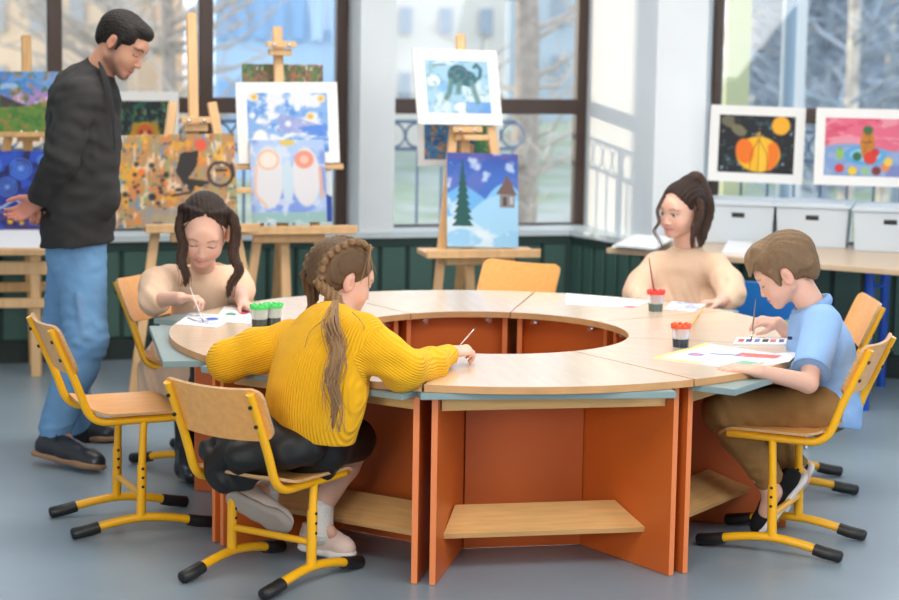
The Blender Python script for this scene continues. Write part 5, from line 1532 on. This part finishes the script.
    q.build('dress', mat('beige_cotton', (1, 1, 1), .85, attr='col', bump=.2, bscale=200, noise=.05, nscale=12), g, DC, warp=folds((.007, (.9, .3, .15), .060, 1.2, at(168, 380, 7.6), .17), (.004, (.8, .3, .5), .055, 1.4, V(*elR), .12), (.0035, (1, .2, .15), .06, 1.2, at(203, 310, 7.7), .14)))
    for a_, tx, ty in ((aR, 192, 482), (aL, 232, 470)):
        tt = atz(tx, ty, .02); hh = V(*tt) + V(-.035, .15, 0)
        q = Sdf(.004); q.chain([V(*a_) + V(0, 0, .11), V(*a_) + V(0, .01, 0), V(hh[0], hh[1] - .045, .05)], [.045, .040, .042], .02, (.01, .01, .011))
        q.cone((hh[0], hh[1] - .04, .04), tt + V(0, .01, .022), .036, .033, .02, (.01, .01, .011)); q.slab((tt[0], tt[1], .006), (0, 0, -1), R=.4)
        q.build('boot', M_LEATHER, g, (.01, .01, .011))
    return g
build_beige()

# ---- the girl with the high ponytail at the right
def build_ponytail():
    SK = KID; s = Sdf(.0034); ex = MB()
    o = at(682, 211, 8.25)
    r, f, u = head(s, o, (-.74, -.66, -.12), (-.06, -.12, .99), .97, SK, (.60, .22, .21), (.13, .075, .05), None, True, 'open', ex, blush=BLUSH)
    s.cone(at(686, 256, 8.30), at(684, 226, 8.27), .045, .043, .02, SK)
    pel, chs = at(688, 350, 8.40), at(686, 280, 8.32)
    s.chain([pel, at(687, 315, 8.36), chs], [.09, .08, .085], .03, SK)
    shR, shL = at(656, 266, 8.33), at(716, 267, 8.24)
    s.cone(shR, shL, .036, .036, .03, SK)
    elR, wrR = at(638, 294, 8.24), at(645, 302, 8.05)
    elL, wrL = at(731, 294, 8.06), at(720, 302, 7.92)
    s.chain([shR, elR, wrR], [.036, .031, .022], .015, SK); s.chain([shL, elL, wrL], [.036, .031, .022], .015, SK)
    hand(s, wrR, (.55, -.6, -.1), (.3, .1, -1), (-.6, -.5, .2), .12, SK, curl=(.5, .6, .4), thumb=.4)
    hand(s, wrL, (-.85, -.30, .02), (-.1, -.1, -1), (.1, -.9, .2), .125, SK, curl=(.5, .7, .45), spread=.04, thumb=.45, tcurl=.5)
    hR, kR, aR = at(672, 352, 8.34), at(656, 356, 8.02), at(660, 410, 8.05)
    hL, kL, aL = at(702, 352, 8.34), at(690, 356, 8.00), at(694, 410, 8.02)
    leg(s, hR, kR, aR, (.064, .048, .045, .029)); leg(s, hL, kL, aL, (.064, .048, .045, .029))
    s.cone(aR, V(*aR) + V(-.02, -.08, -.05), .028, .026, .02, SK); s.cone(aL, V(*aL) + V(-.02, -.08, -.05), .028, .026, .02, SK)
    g = s.build('person', M_SKIN, None, SK, extra=ex)
    tag(g, 'girl in a beige sweatshirt with a high dark ponytail, looking aside across the table', 'person')
    HB, HL = (.030, .016, .012), (.050, .028, .020)
    q = Sdf(.0034); haircap(q, o, r, f, u, .97, HB, .006, ((0, .060, .066), (0, .84, -.54)))
    q.ell((0, .082, .020), (.064, .056, .070), .004, None, sub=True)
    q.ell((0, -.055, .005), (.068, .055, .072), .02, HB, cut=((0, 0, -.055), (0, 0, -1)))
    for e in (-1, 1): q.ell((e * .080, -.004, -.008), (.022, .024, .038), .004, None, sub=True)
    q.ell((0, -.050, .118), (.034, .036, .024), .015, HB)
    q.build('hair', M_HAIR, g, HB, warp=lambda X: .0018 * np.sin((X - o) @ (r * 430 + u * 90)))
    Mh = M4(o, r, f, u); H_ = lambda *a: (Mh @ np.append(V(*a), 1))[:3]
    q = Sdf(.0034)
    q.chain(spline([H_(0, -.05, .118), H_(-.005, -.085, .112), at(704, 198, 8.28), at(706, 214, 8.28), at(702, 232, 8.26), at(701, 246, 8.24)], 5), list(np.interp(np.linspace(0, 1, 26), [0, .15, .5, .85, 1], [.018, .032, .034, .022, .006])), .008, HL)
    q.chain(spline([H_(0, -.04, .115), at(700, 205, 8.20), at(698, 222, 8.18), at(693, 236, 8.17), at(692, 248, 8.17)], 4), list(np.interp(np.linspace(0, 1, 17), [0, .4, 1], [.012, .018, .004])), .006, HL)
    q.build('ponytail', M_HAIR, g, HL, warp=lambda X: .0016 * np.sin(X @ V(520, 60, 30) + 3 * np.sin(X @ V(0, 0, 40))))
    b = MB(); rn = random.Random(11)
    for i in range(9):
        dx = rn.uniform(-2, 2); strand(b, [at(664 + dx, 196, 8.16), at(657.5 + dx, 210, 8.15), at(659 + dx, 222, 8.15), at(654 + dx, 231, 8.15), at(659 + dx * 1.5, 240, 8.15), at(662 + dx * 2, 247, 8.16)], .0026, .0010, 5, 5)
    for i in range(12):
        dx = rn.uniform(-4, 5); strand(b, [at(694 + dx, 196, 8.19), at(698 + dx, 214, 8.17), at(694 + dx, 230, 8.165), at(697 + dx, 248, 8.165)], .0020, .0007, 4, 5)
    b.build('loose_strands', mat('dark_strand', (0, 0, 0)), g, smooth=60)
    tie = MB().ball(H_(0, -.062, .118), .020, 12, 8); tie.build('hair_tie', mat('hair_tie_black', (0, 0, 0)), g, smooth=60)
    DC = (.74, .515, .365)
    q = Sdf(.0048)
    q.chain([at(688, 340, 8.38), at(687, 312, 8.35), at(686, 284, 8.32), at(686, 270, 8.31)], [.135, .112, .118, .095], .04, DC, flat=((-.2, -1, 0), .88))
    q.cone(V(*shR) + V(.02, 0, 0), V(*shL) + V(-.02, 0, 0), .052, .052, .05, DC)
    q.chain([shR, at(643, 284, 8.28), elR, at(640, 301, 8.12)], [.056, .058, .054, .040], .03, DC); q.chain([shL, at(728, 284, 8.15), elL, at(727, 301, 7.98)], [.056, .058, .054, .040], .03, DC)
    q.slab(at(641.5, 302, 8.085), V(*wrR) - V(*elR), R=.06); q.slab(at(725, 302, 7.955), V(*wrL) - V(*elL), R=.06)
    q.cone(at(686, 247, 8.29), at(686, 262, 8.30), .058, .085, .02, DC); q.slab(at(686, 248.5, 8.29), (-.05, -.1, 1), R=.08)
    q.cone(at(678, 350, 8.3), at(660, 352, 8.08), .085, .07, .03, DC); q.cone(at(702, 350, 8.3), at(692, 352, 8.06), .085, .07, .03, DC)
    q.cone(at(660, 305, 8.28), at(714, 305, 8.24), .060, .060, .03, DC)
    q.build('sweatshirt', mat('beige_cotton', (1, 1, 1)), g, DC, warp=folds((.0045, (1, .2, .1), .040, .8, at(688, 304, 8.25), .10), (.004, (.8, .3, .5), .06, 1.4, V(*elL), .12), (.004, (.8, .3, -.5), .06, 1.4, V(*elR), .12), (.0025, (1, .2, .3), .08, 1.2, chs, .14)))
    nb_ = MB(); c = at(686, 248.5, 8.29); e1_ = unit(V(1, -.2, 0)); e2_ = unit(V(.1, 1, .1))
    nb_.tube([c + .050 * (e1_ * math.cos(t) + e2_ * math.sin(t)) for t in np.linspace(0, 2 * PI, 25)[:-1]], .008, 8, closed=True); nb_.build('neckband', mat('beige_rib', (.70, .52, .35), .9), g, smooth=60)
    for a_ in (aR, aL):
        hh = V(*a_) + V(.02, .03, 0); tt = hh + V(-.03, -.17, 0)
        shoe('shoe', (hh[0], hh[1], .02), (tt[0], tt[1], .02), (0, 0, 1), .18, .08, .07, ((.75, .74, .73), (.8, .8, .8)), g, .02, M_COTTON)
    return g
build_ponytail()

# ------------------------------------------------------------------ the desk with boxes under the right window
M_DTOP = mat('desk_top', (.62, .46, .31), .3, noise=.07, nscale=3, stretch=(1.5, 10, 1))
M_BLUEM = mat('blue_metal', (.01, .085, .52), .35)
M_PLBOX = mat('box_white', (.57, .64, .71), .4)
M_SLOT = mat('slot_black', (.01, .01, .01), .5)
M_PAPER = mat('paper', (.84, .86, .90), .75)
DZ = .66
da, db = atz(606, 248, DZ), atz(925, 272, DZ)
desk = thing('desk', 'long beech topped desk with blue legs under the right window, carrying white boxes', 'desk', ((da[0] + db[0]) / 2, (da[1] + db[1]) / 2, 0))
dl = V(desk.location[0], desk.location[1])
bk_a, bk_b = da[:2] + V(.30, .36), V(2.12, 9.72)
MB().prism([tuple(da[:2] - dl), tuple(db[:2] - dl), tuple(bk_b - dl), tuple(bk_a - dl)], DZ - .024, DZ).build('desk_top', [M_DTOP], desk, bevel=.003)
def dleg(P):
    b = MB(); b.tube([V(P[0], P[1], 0) - V(*dl, 0), V(P[0], P[1], DZ - .024) - V(*dl, 0)], .021, 12); b.build('leg', M_BLUEM, desk, smooth=50)
lg1 = plane_x(869, 300, (1.86, 8.98), (0, -1))
for P in ((lg1[0], lg1[1]), (da[0] + .25, da[1] + .18), (2.05, 9.6), (1.15, 9.62)): dleg(P)
hk = MB(); z0 = at(878, 283, lg1[1])
hk.tube(spline([V(lg1[0], lg1[1], z0[2] + .02), V(lg1[0] + .03, lg1[1] - .01, z0[2] - .012), V(lg1[0] + .055, lg1[1] - .015, z0[2] - .005), V(lg1[0] + .062, lg1[1] - .016, z0[2] + .022)], 5), .007, 8)
hk.v = [tuple(V(*p) - V(*dl, 0)) for p in hk.v]; hk.build('bag_hook', M_BLUEM, desk, smooth=50)

BG = 'white storage boxes on the desk'
def storage_box(x, y, label, ring=False):
    p = atz(x, y, DZ); rz = math.radians(-14)
    rt = thing('storage_box', label, 'box', (p[0], p[1], DZ), rz, BG)
    w, d, h = .335, .36, .185; t = .008
    b = MB()
    def tap(z, g): k = 1 - .06 * (1 - z / h); return [V(-w / 2 * k, 0 + (1 - k) * .1, z), V(w / 2 * k, (1 - k) * .1, z), V(w / 2 * k, d - (1 - k) * .1, z), V(-w / 2 * k, d - (1 - k) * .1, z)]
    a, c = tap(0, 0), tap(h, 0)
    b.add(a + c, [(3, 2, 1, 0), (0, 1, 5, 4), (1, 2, 6, 5), (2, 3, 7, 6), (3, 0, 4, 7)])
    b.build('box_body', M_PLBOX, rt, bevel=.004)
    l = MB().box((0, d / 2 - .002, h + .006), (w + .016, d + .016, .016), None, 0, .005)
    l.box((0, d / 2, h + .015), (w - .05, d - .05, .008), None, 0, .003); l.build('lid', M_PLBOX, rt)
    s = MB(); s.tube([V(-.030, .002, h - .045), V(.030, .002, h - .045)], .012, 12, flat=((0, 1, 0), .35)); s.build('handle_slot', M_SLOT, rt, smooth=50)
    if ring:
        r_ = MB(); r_.tube([V(-.012 + .022 * math.cos(t_), .008, .055 + .018 * math.sin(t_)) for t_ in np.linspace(0, 2 * PI, 19)[:-1]], .0035, 6, closed=True); r_.build('round_sticker', mat('sticker_grey', (.50, .52, .54), .5), rt)
storage_box(737, 244.5, 'white lidded storage box on the desk nearest the corner pillar, with a round grey mark', True)
storage_box(811, 247.5, 'white lidded storage box on the desk just above the boy\'s head')
storage_box(889, 252.5, 'white lidded storage box on the desk at the right edge of the photo')

def sheet(name, label, pts, z, cat='paper', th=.0015, m=None, pic=None, group=None, curl=0.):
    """a sheet on a surface of height z, its corners at four pixels (clockwise from near left)"""
    P = [atz(x, y, z) for x, y in pts]; c = sum(P) / 4
    o = thing(name, label, cat, (c[0], c[1], z), 0, group)
    if pic is None:
        b = MB(); b.add([p - c for p in P] + [p - c + V(0, 0, th) for p in P], [(3, 2, 1, 0), (4, 5, 6, 7), (0, 1, 5, 4), (1, 2, 6, 5), (2, 3, 7, 6), (3, 0, 4, 7)]); b.build('paper', m or M_PAPER, o)
    else:
        b = MB(); U_, W_ = pic.u[:, None], pic.v[:, None]
        q = (1 - U_) * (1 - W_) * P[0] + U_ * (1 - W_) * P[1] + U_ * W_ * P[2] + (1 - U_) * W_ * P[3] - c
        q[:, 2] = th + curl * (np.abs(pic.u - .5) * 2) ** 3
        nv = pic.nv
        b.add(list(q), [(i * (nv + 1) + j, (i + 1) * (nv + 1) + j, (i + 1) * (nv + 1) + j + 1, i * (nv + 1) + j + 1) for i in range(pic.nu) for j in range(nv)])
        n0 = len(b.v); b.add([p - c for p in P] + [p - c + V(0, 0, th * .9) for p in P], [(3, 2, 1, 0), (0, 1, 5, 4), (1, 2, 6, 5), (2, 3, 7, 6), (3, 0, 4, 7)], 1)
        b.build('picture', [M_PAINT, M_PAPER], o, colors=np.vstack([lin(np.clip(pic.c, 0, 255)), np.full((8, 3), .8)]))
    return o

for k in range(5):
    d = k * .3
    sheet('paper_sheet', 'white sheet in the loose stack at the left end of the desk, ' + ('topmost' if k == 4 else 'under the topmost'), [(612 + k * 1.5, 247.5 - d), (652 + k, 251 - d), (672 + k * .8, 240 - d), (632 + k * 1.2, 237 - d)], DZ + .0001 + k * .009, th=.0085, group='sheets stacked on the desk')
wb = at(644, 236, 9.5)
sheet('paper_pad', 'white paper pad on the desk behind the ponytail girl\'s shoulder', [(722, 255), (752, 257), (752, 246), (728, 244)], DZ + .0002, th=.018)

# blue and green chairs by the desk
def shell_chair(name, label, loc, rz, m, frame_m, back=True):
    rt = thing(name, label, 'chair', loc, rz)
    b = MB(); n, w, th = 16, 10, .012; T, B = [], []
    prof = spline([V(.20, 0, .355), V(.16, 0, .375), V(0, 0, .365), V(-.15, 0, .375), V(-.19, 0, .43), V(-.225, 0, .56), V(-.25, 0, .70)] if back else [V(.20, 0, .355), V(.16, 0, .375), V(0, 0, .365), V(-.15, 0, .37), V(-.19, 0, .385)], 3)
    for i, p in enumerate(prof):
        t = unit(prof[min(i + 1, len(prof) - 1)] - prof[max(0, i - 1)]); nrm = V(t[2], 0, -t[0]); nrm = nrm if nrm[2] > 0 or nrm[0] > 0 else -nrm
        for j in range(w + 1):
            y = (j / w - .5); ww = .39 - .04 * (i / len(prof)); c = .03 * (2 * y) ** 2
            e = 1 - .10 * (abs(2 * y) ** 4) * (1 if i in (0, len(prof) - 1) else 0)
            q = V(p[0], y * ww * e, p[2]) + nrm * c; T.append(q); B.append(q - nrm * th)
    k = w + 1; N = len(T); m_ = len(prof); fs = []
    for i in range(m_ - 1):
        for j in range(w): a = (i * k + j, i * k + j + 1, (i + 1) * k + j + 1, (i + 1) * k + j); fs += [a, tuple(N + x for x in a[::-1])]
    rim = [j for j in range(k)] + [i * k + w for i in range(1, m_)] + [(m_ - 1) * k + j for j in range(w - 1, -1, -1)] + [i * k for i in range(m_ - 2, 0, -1)]
    for i in range(len(rim)): a, c = rim[i], rim[(i + 1) % len(rim)]; fs.append((a, c, N + c, N + a))
    b.add(T + B, fs); b.build('seat_shell', m, rt, smooth=50)
    for sx in (-1, 1):
        for sy in (-1, 1): MB().tube([V(sx * .12, sy * .14, .35), V(sx * .19, sy * .18, 0)], .011, 10).build('leg', frame_m, rt, smooth=50)
    return rt
bc = at(762, 300, 8.75)
shell_chair('plastic_chair', 'blue plastic chair pushed to the desk between the ponytail girl and the boy', (bc[0] + .02, bc[1] + .20, 0), math.radians(84), mat('blue_plastic', (.015, .17, .58), .35), M_BLUEM).scale = (1, 1.05, .86)
gc = at(765, 325, 8.35)
shell_chair('stool', 'green stool standing in front of the blue plastic chair', (gc[0], gc[1] - .02, 0), math.radians(80), mat('green_plastic', (.14, .36, .06), .4), M_STEEL, False).scale = (1, 1, 1.24)

# ------------------------------------------------------------------ things on the ring table
M_CUP = mat('cup_clear', (.88, .90, .92), .15, trans=.55, spec=.5)
M_BRISTLE = mat('bristle', (.10, .06, .04), .8)
def cup(label, x, y, lid, water, r=.031, h=.068):
    p = atz(x, y, TH); rt = thing('paint_cup', label, 'cup', (p[0], p[1], TH), 0, 'spill proof paint cups')
    body = MB().lathe([(r * .82, 0), (r * .84, .002), (r * 1.0, h * .92), (r * 1.03, h)], n=28)
    body.build('cup_body', M_CUP, rt, smooth=50)
    MB().lathe([(r * .845, .001), (r * .92, h * .48), (r * .85, h * .481)], n=28).build('paint_water', mat('water' + str(water), water, .2), rt, smooth=40)
    l = MB().lathe([(r * 1.10, h - .004), (r * 1.12, h), (r * 1.08, h + .006), (r * .85, h + .009), (r * .62, h + .004), (r * .45, h - .012), (r * .36, h - .03)], n=28)
    for k in range(8):
        a = 2 * PI * k / 8; l.ball((r * .86 * math.cos(a), r * .86 * math.sin(a), h + .008), (.009, .006, .006), 8, 6, ax=[V(math.cos(a), math.sin(a), 0), V(-math.sin(a), math.cos(a), 0), V(0, 0, 1)])
    l.build('lid', lid, rt, smooth=50)
    return p
M_RED = mat('red_plastic', (.86, .045, .030), .35); M_ORG = mat('orange_red_plastic', (.90, .085, .015), .35); M_GRN = mat('green_lid', (.06, .58, .12), .35)
cup('paint cup with a red lid and clear sides before the ponytail girl', 655.5, 311, M_RED, (.10, .14, .13))
cup('paint cup with an orange red lid and dark water by the boy\'s paper', 680.5, 347, M_ORG, (.02, .028, .05))
cup('left one of the two green lidded paint cups, nearer the painted papers', 259.5, 327, M_GRN, (.05, .06, .05))
cup('right one of the two green lidded paint cups, next to the yellow sweater', 273, 325.5, M_GRN, (.05, .06, .05))

def brush(label, tip, end, col, r=.0032, ferr=.12, bl=.020):
    tip, end = V(*tip), V(*end); d = unit(end - tip); L = np.linalg.norm(end - tip)
    rt = thing('paintbrush', label, 'paintbrush', tuple(tip)); z = V(0, 0, 0)
    MB().tube([z, d * bl * .4, d * bl], [.0006, r * .8, r * .75], 8).build('bristles', M_BRISTLE, rt, smooth=50)
    MB().tube([d * bl, d * (bl + L * ferr)], r * .8, 8).build('ferrule', M_STEEL, rt, smooth=50)
    MB().tube([d * (bl + L * ferr), d * (bl + L * (ferr + .2)), d * L], [r * .85, r * 1.15, r * .55], 8).build('handle', mat('handle' + str(col), col, .3), rt, smooth=50)
pc = atz(655.5, 311, TH)
brush('dark red paintbrush standing in the red lidded cup', V(pc[0], pc[1], TH + .03), at(649, 258, pc[1] + .03), (.30, .02, .02))
pc = atz(680.5, 347, TH)
brush('yellow paintbrush leaning from the orange lidded cup to the ponytail girl\'s hand', V(pc[0], pc[1], TH + .032), at(706, 305, 7.86), (.85, .42, .03), .0042)
brush('thin dark paintbrush held upright by the boy over his palette', atz(751, 341, TH + .012), at(756, 299, 6.96), (.16, .12, .10), .0026)
brush('thin paintbrush in the raised hand of the girl in beige', atz(203.5, 322.5, TH + .004), at(190, 287, 7.24), (.70, .66, .60), .0024)
brush('thin paintbrush poking from the fist of the girl in yellow', at(476, 327, 6.52), at(455, 351, 6.36), (.55, .45, .36), .0022)

# boy's painting on a card, palette
P = Pic(1.5, (232, 236, 244), 70); P.poly([(.62, .58), (1, .75), (.95, .95), (.55, .80)], (225, 110, 100)); P.line([(.36, .55), (.62, .66)], .02, (50, 70, 160)); P.disc(.26, .42, .09, (130, 120, 190), ry=.08); P.disc(.26, .42, .05, (210, 120, 130), ry=.05); P.line([(.6, .1), (.8, .25)], .018, (230, 170, 190)); P.put((P.v < .08) * (P.u < .6), (245, 225, 110)); P.put((P.u < .06), (245, 225, 120)); P.put((P.u > .80) * (P.v < .45), (110, 170, 130), .8); P.blot(6, 171, .62, (180, 200, 235), .5)
sheet('painted_sheet', 'white sheet with red, blue and yellow shapes under the boy\'s near hand', [(651, 358.5), (735, 369), (789, 356), (706, 343.5)], TH + .0004, 'picture', pic=P)
P = Pic(3.4, (236, 236, 236), 60)
for i, c in enumerate(((200, 60, 60), (50, 70, 140), (60, 110, 180), (40, 40, 50), (190, 110, 110), (70, 90, 150))): P.poly([(.06 + .155 * i, .25), (.17 + .155 * i, .25), (.17 + .155 * i, .75), (.06 + .155 * i, .75)], c)
sheet('palette', 'narrow white paint palette with a row of colour pans before the boy', [(733, 345), (786, 345.5), (788, 339), (737, 338.5)], TH + .0004, 'palette', pic=P, th=.005)
sheet('paper_sheet', 'plain sheet under the boy\'s elbow, half on the board', [(762, 366), (789, 362), (800, 352), (772, 354)], TH + .0001)
# papers at the other seats
P = Pic(2.4, (236, 240, 248), 50); P.disc(.93, .06, .10, (235, 80, 90), ry=.14); P.blot(4, 181, .6, (215, 230, 250), .6)
sheet('paper_sheet', 'large white sheet with a red corner left of the red lidded cup', [(566, 304.5), (634, 308), (650, 301), (566, 293.5)], TH + .0004, pic=P)
P = Pic(1.8, (225, 230, 242), 40); P.blot(5, 185, .52, (150, 160, 215), .8); P.blot(7, 188, .6, (225, 170, 200), .7)
sheet('painted_sheet', 'small lilac painted sheet under the ponytail girl\'s hands', [(664, 309), (694, 312), (706, 305), (672, 301.5)], TH + .0004, 'picture', pic=P)
P = Pic(1.7, (236, 238, 244), 60); P.line([(.10, .55), (.35, .35), (.60, .42)], .022, (40, 45, 70)); P.disc(.62, .62, .14, (60, 95, 190), ry=.13); P.line([(.45, .25), (.85, .30)], .016, (60, 80, 150)); P.line([(.2, .8), (.5, .85)], .014, (40, 40, 60)); P.blot(8, 191, .64, (120, 140, 190), .6)
sheet('painted_sheet', 'white sheet with blue strokes under the brush of the girl in beige', [(176, 324), (218, 328), (236, 316), (190, 313.5)], TH + .0006, 'picture', pic=P)
P = Pic(1.7, (238, 240, 244), 50); P.disc(.68, .70, .15, (190, 60, 90), ry=.16); P.disc(.35, .50, .16, (80, 140, 110), ry=.12); P.line([(.2, .2), (.6, .3)], .02, (120, 150, 190))
sheet('painted_sheet', 'white sheet with a crimson and a green blot beside the green lidded cups', [(214, 321), (250, 324), (256, 309), (224, 307)], TH + .0002, 'picture', pic=P)
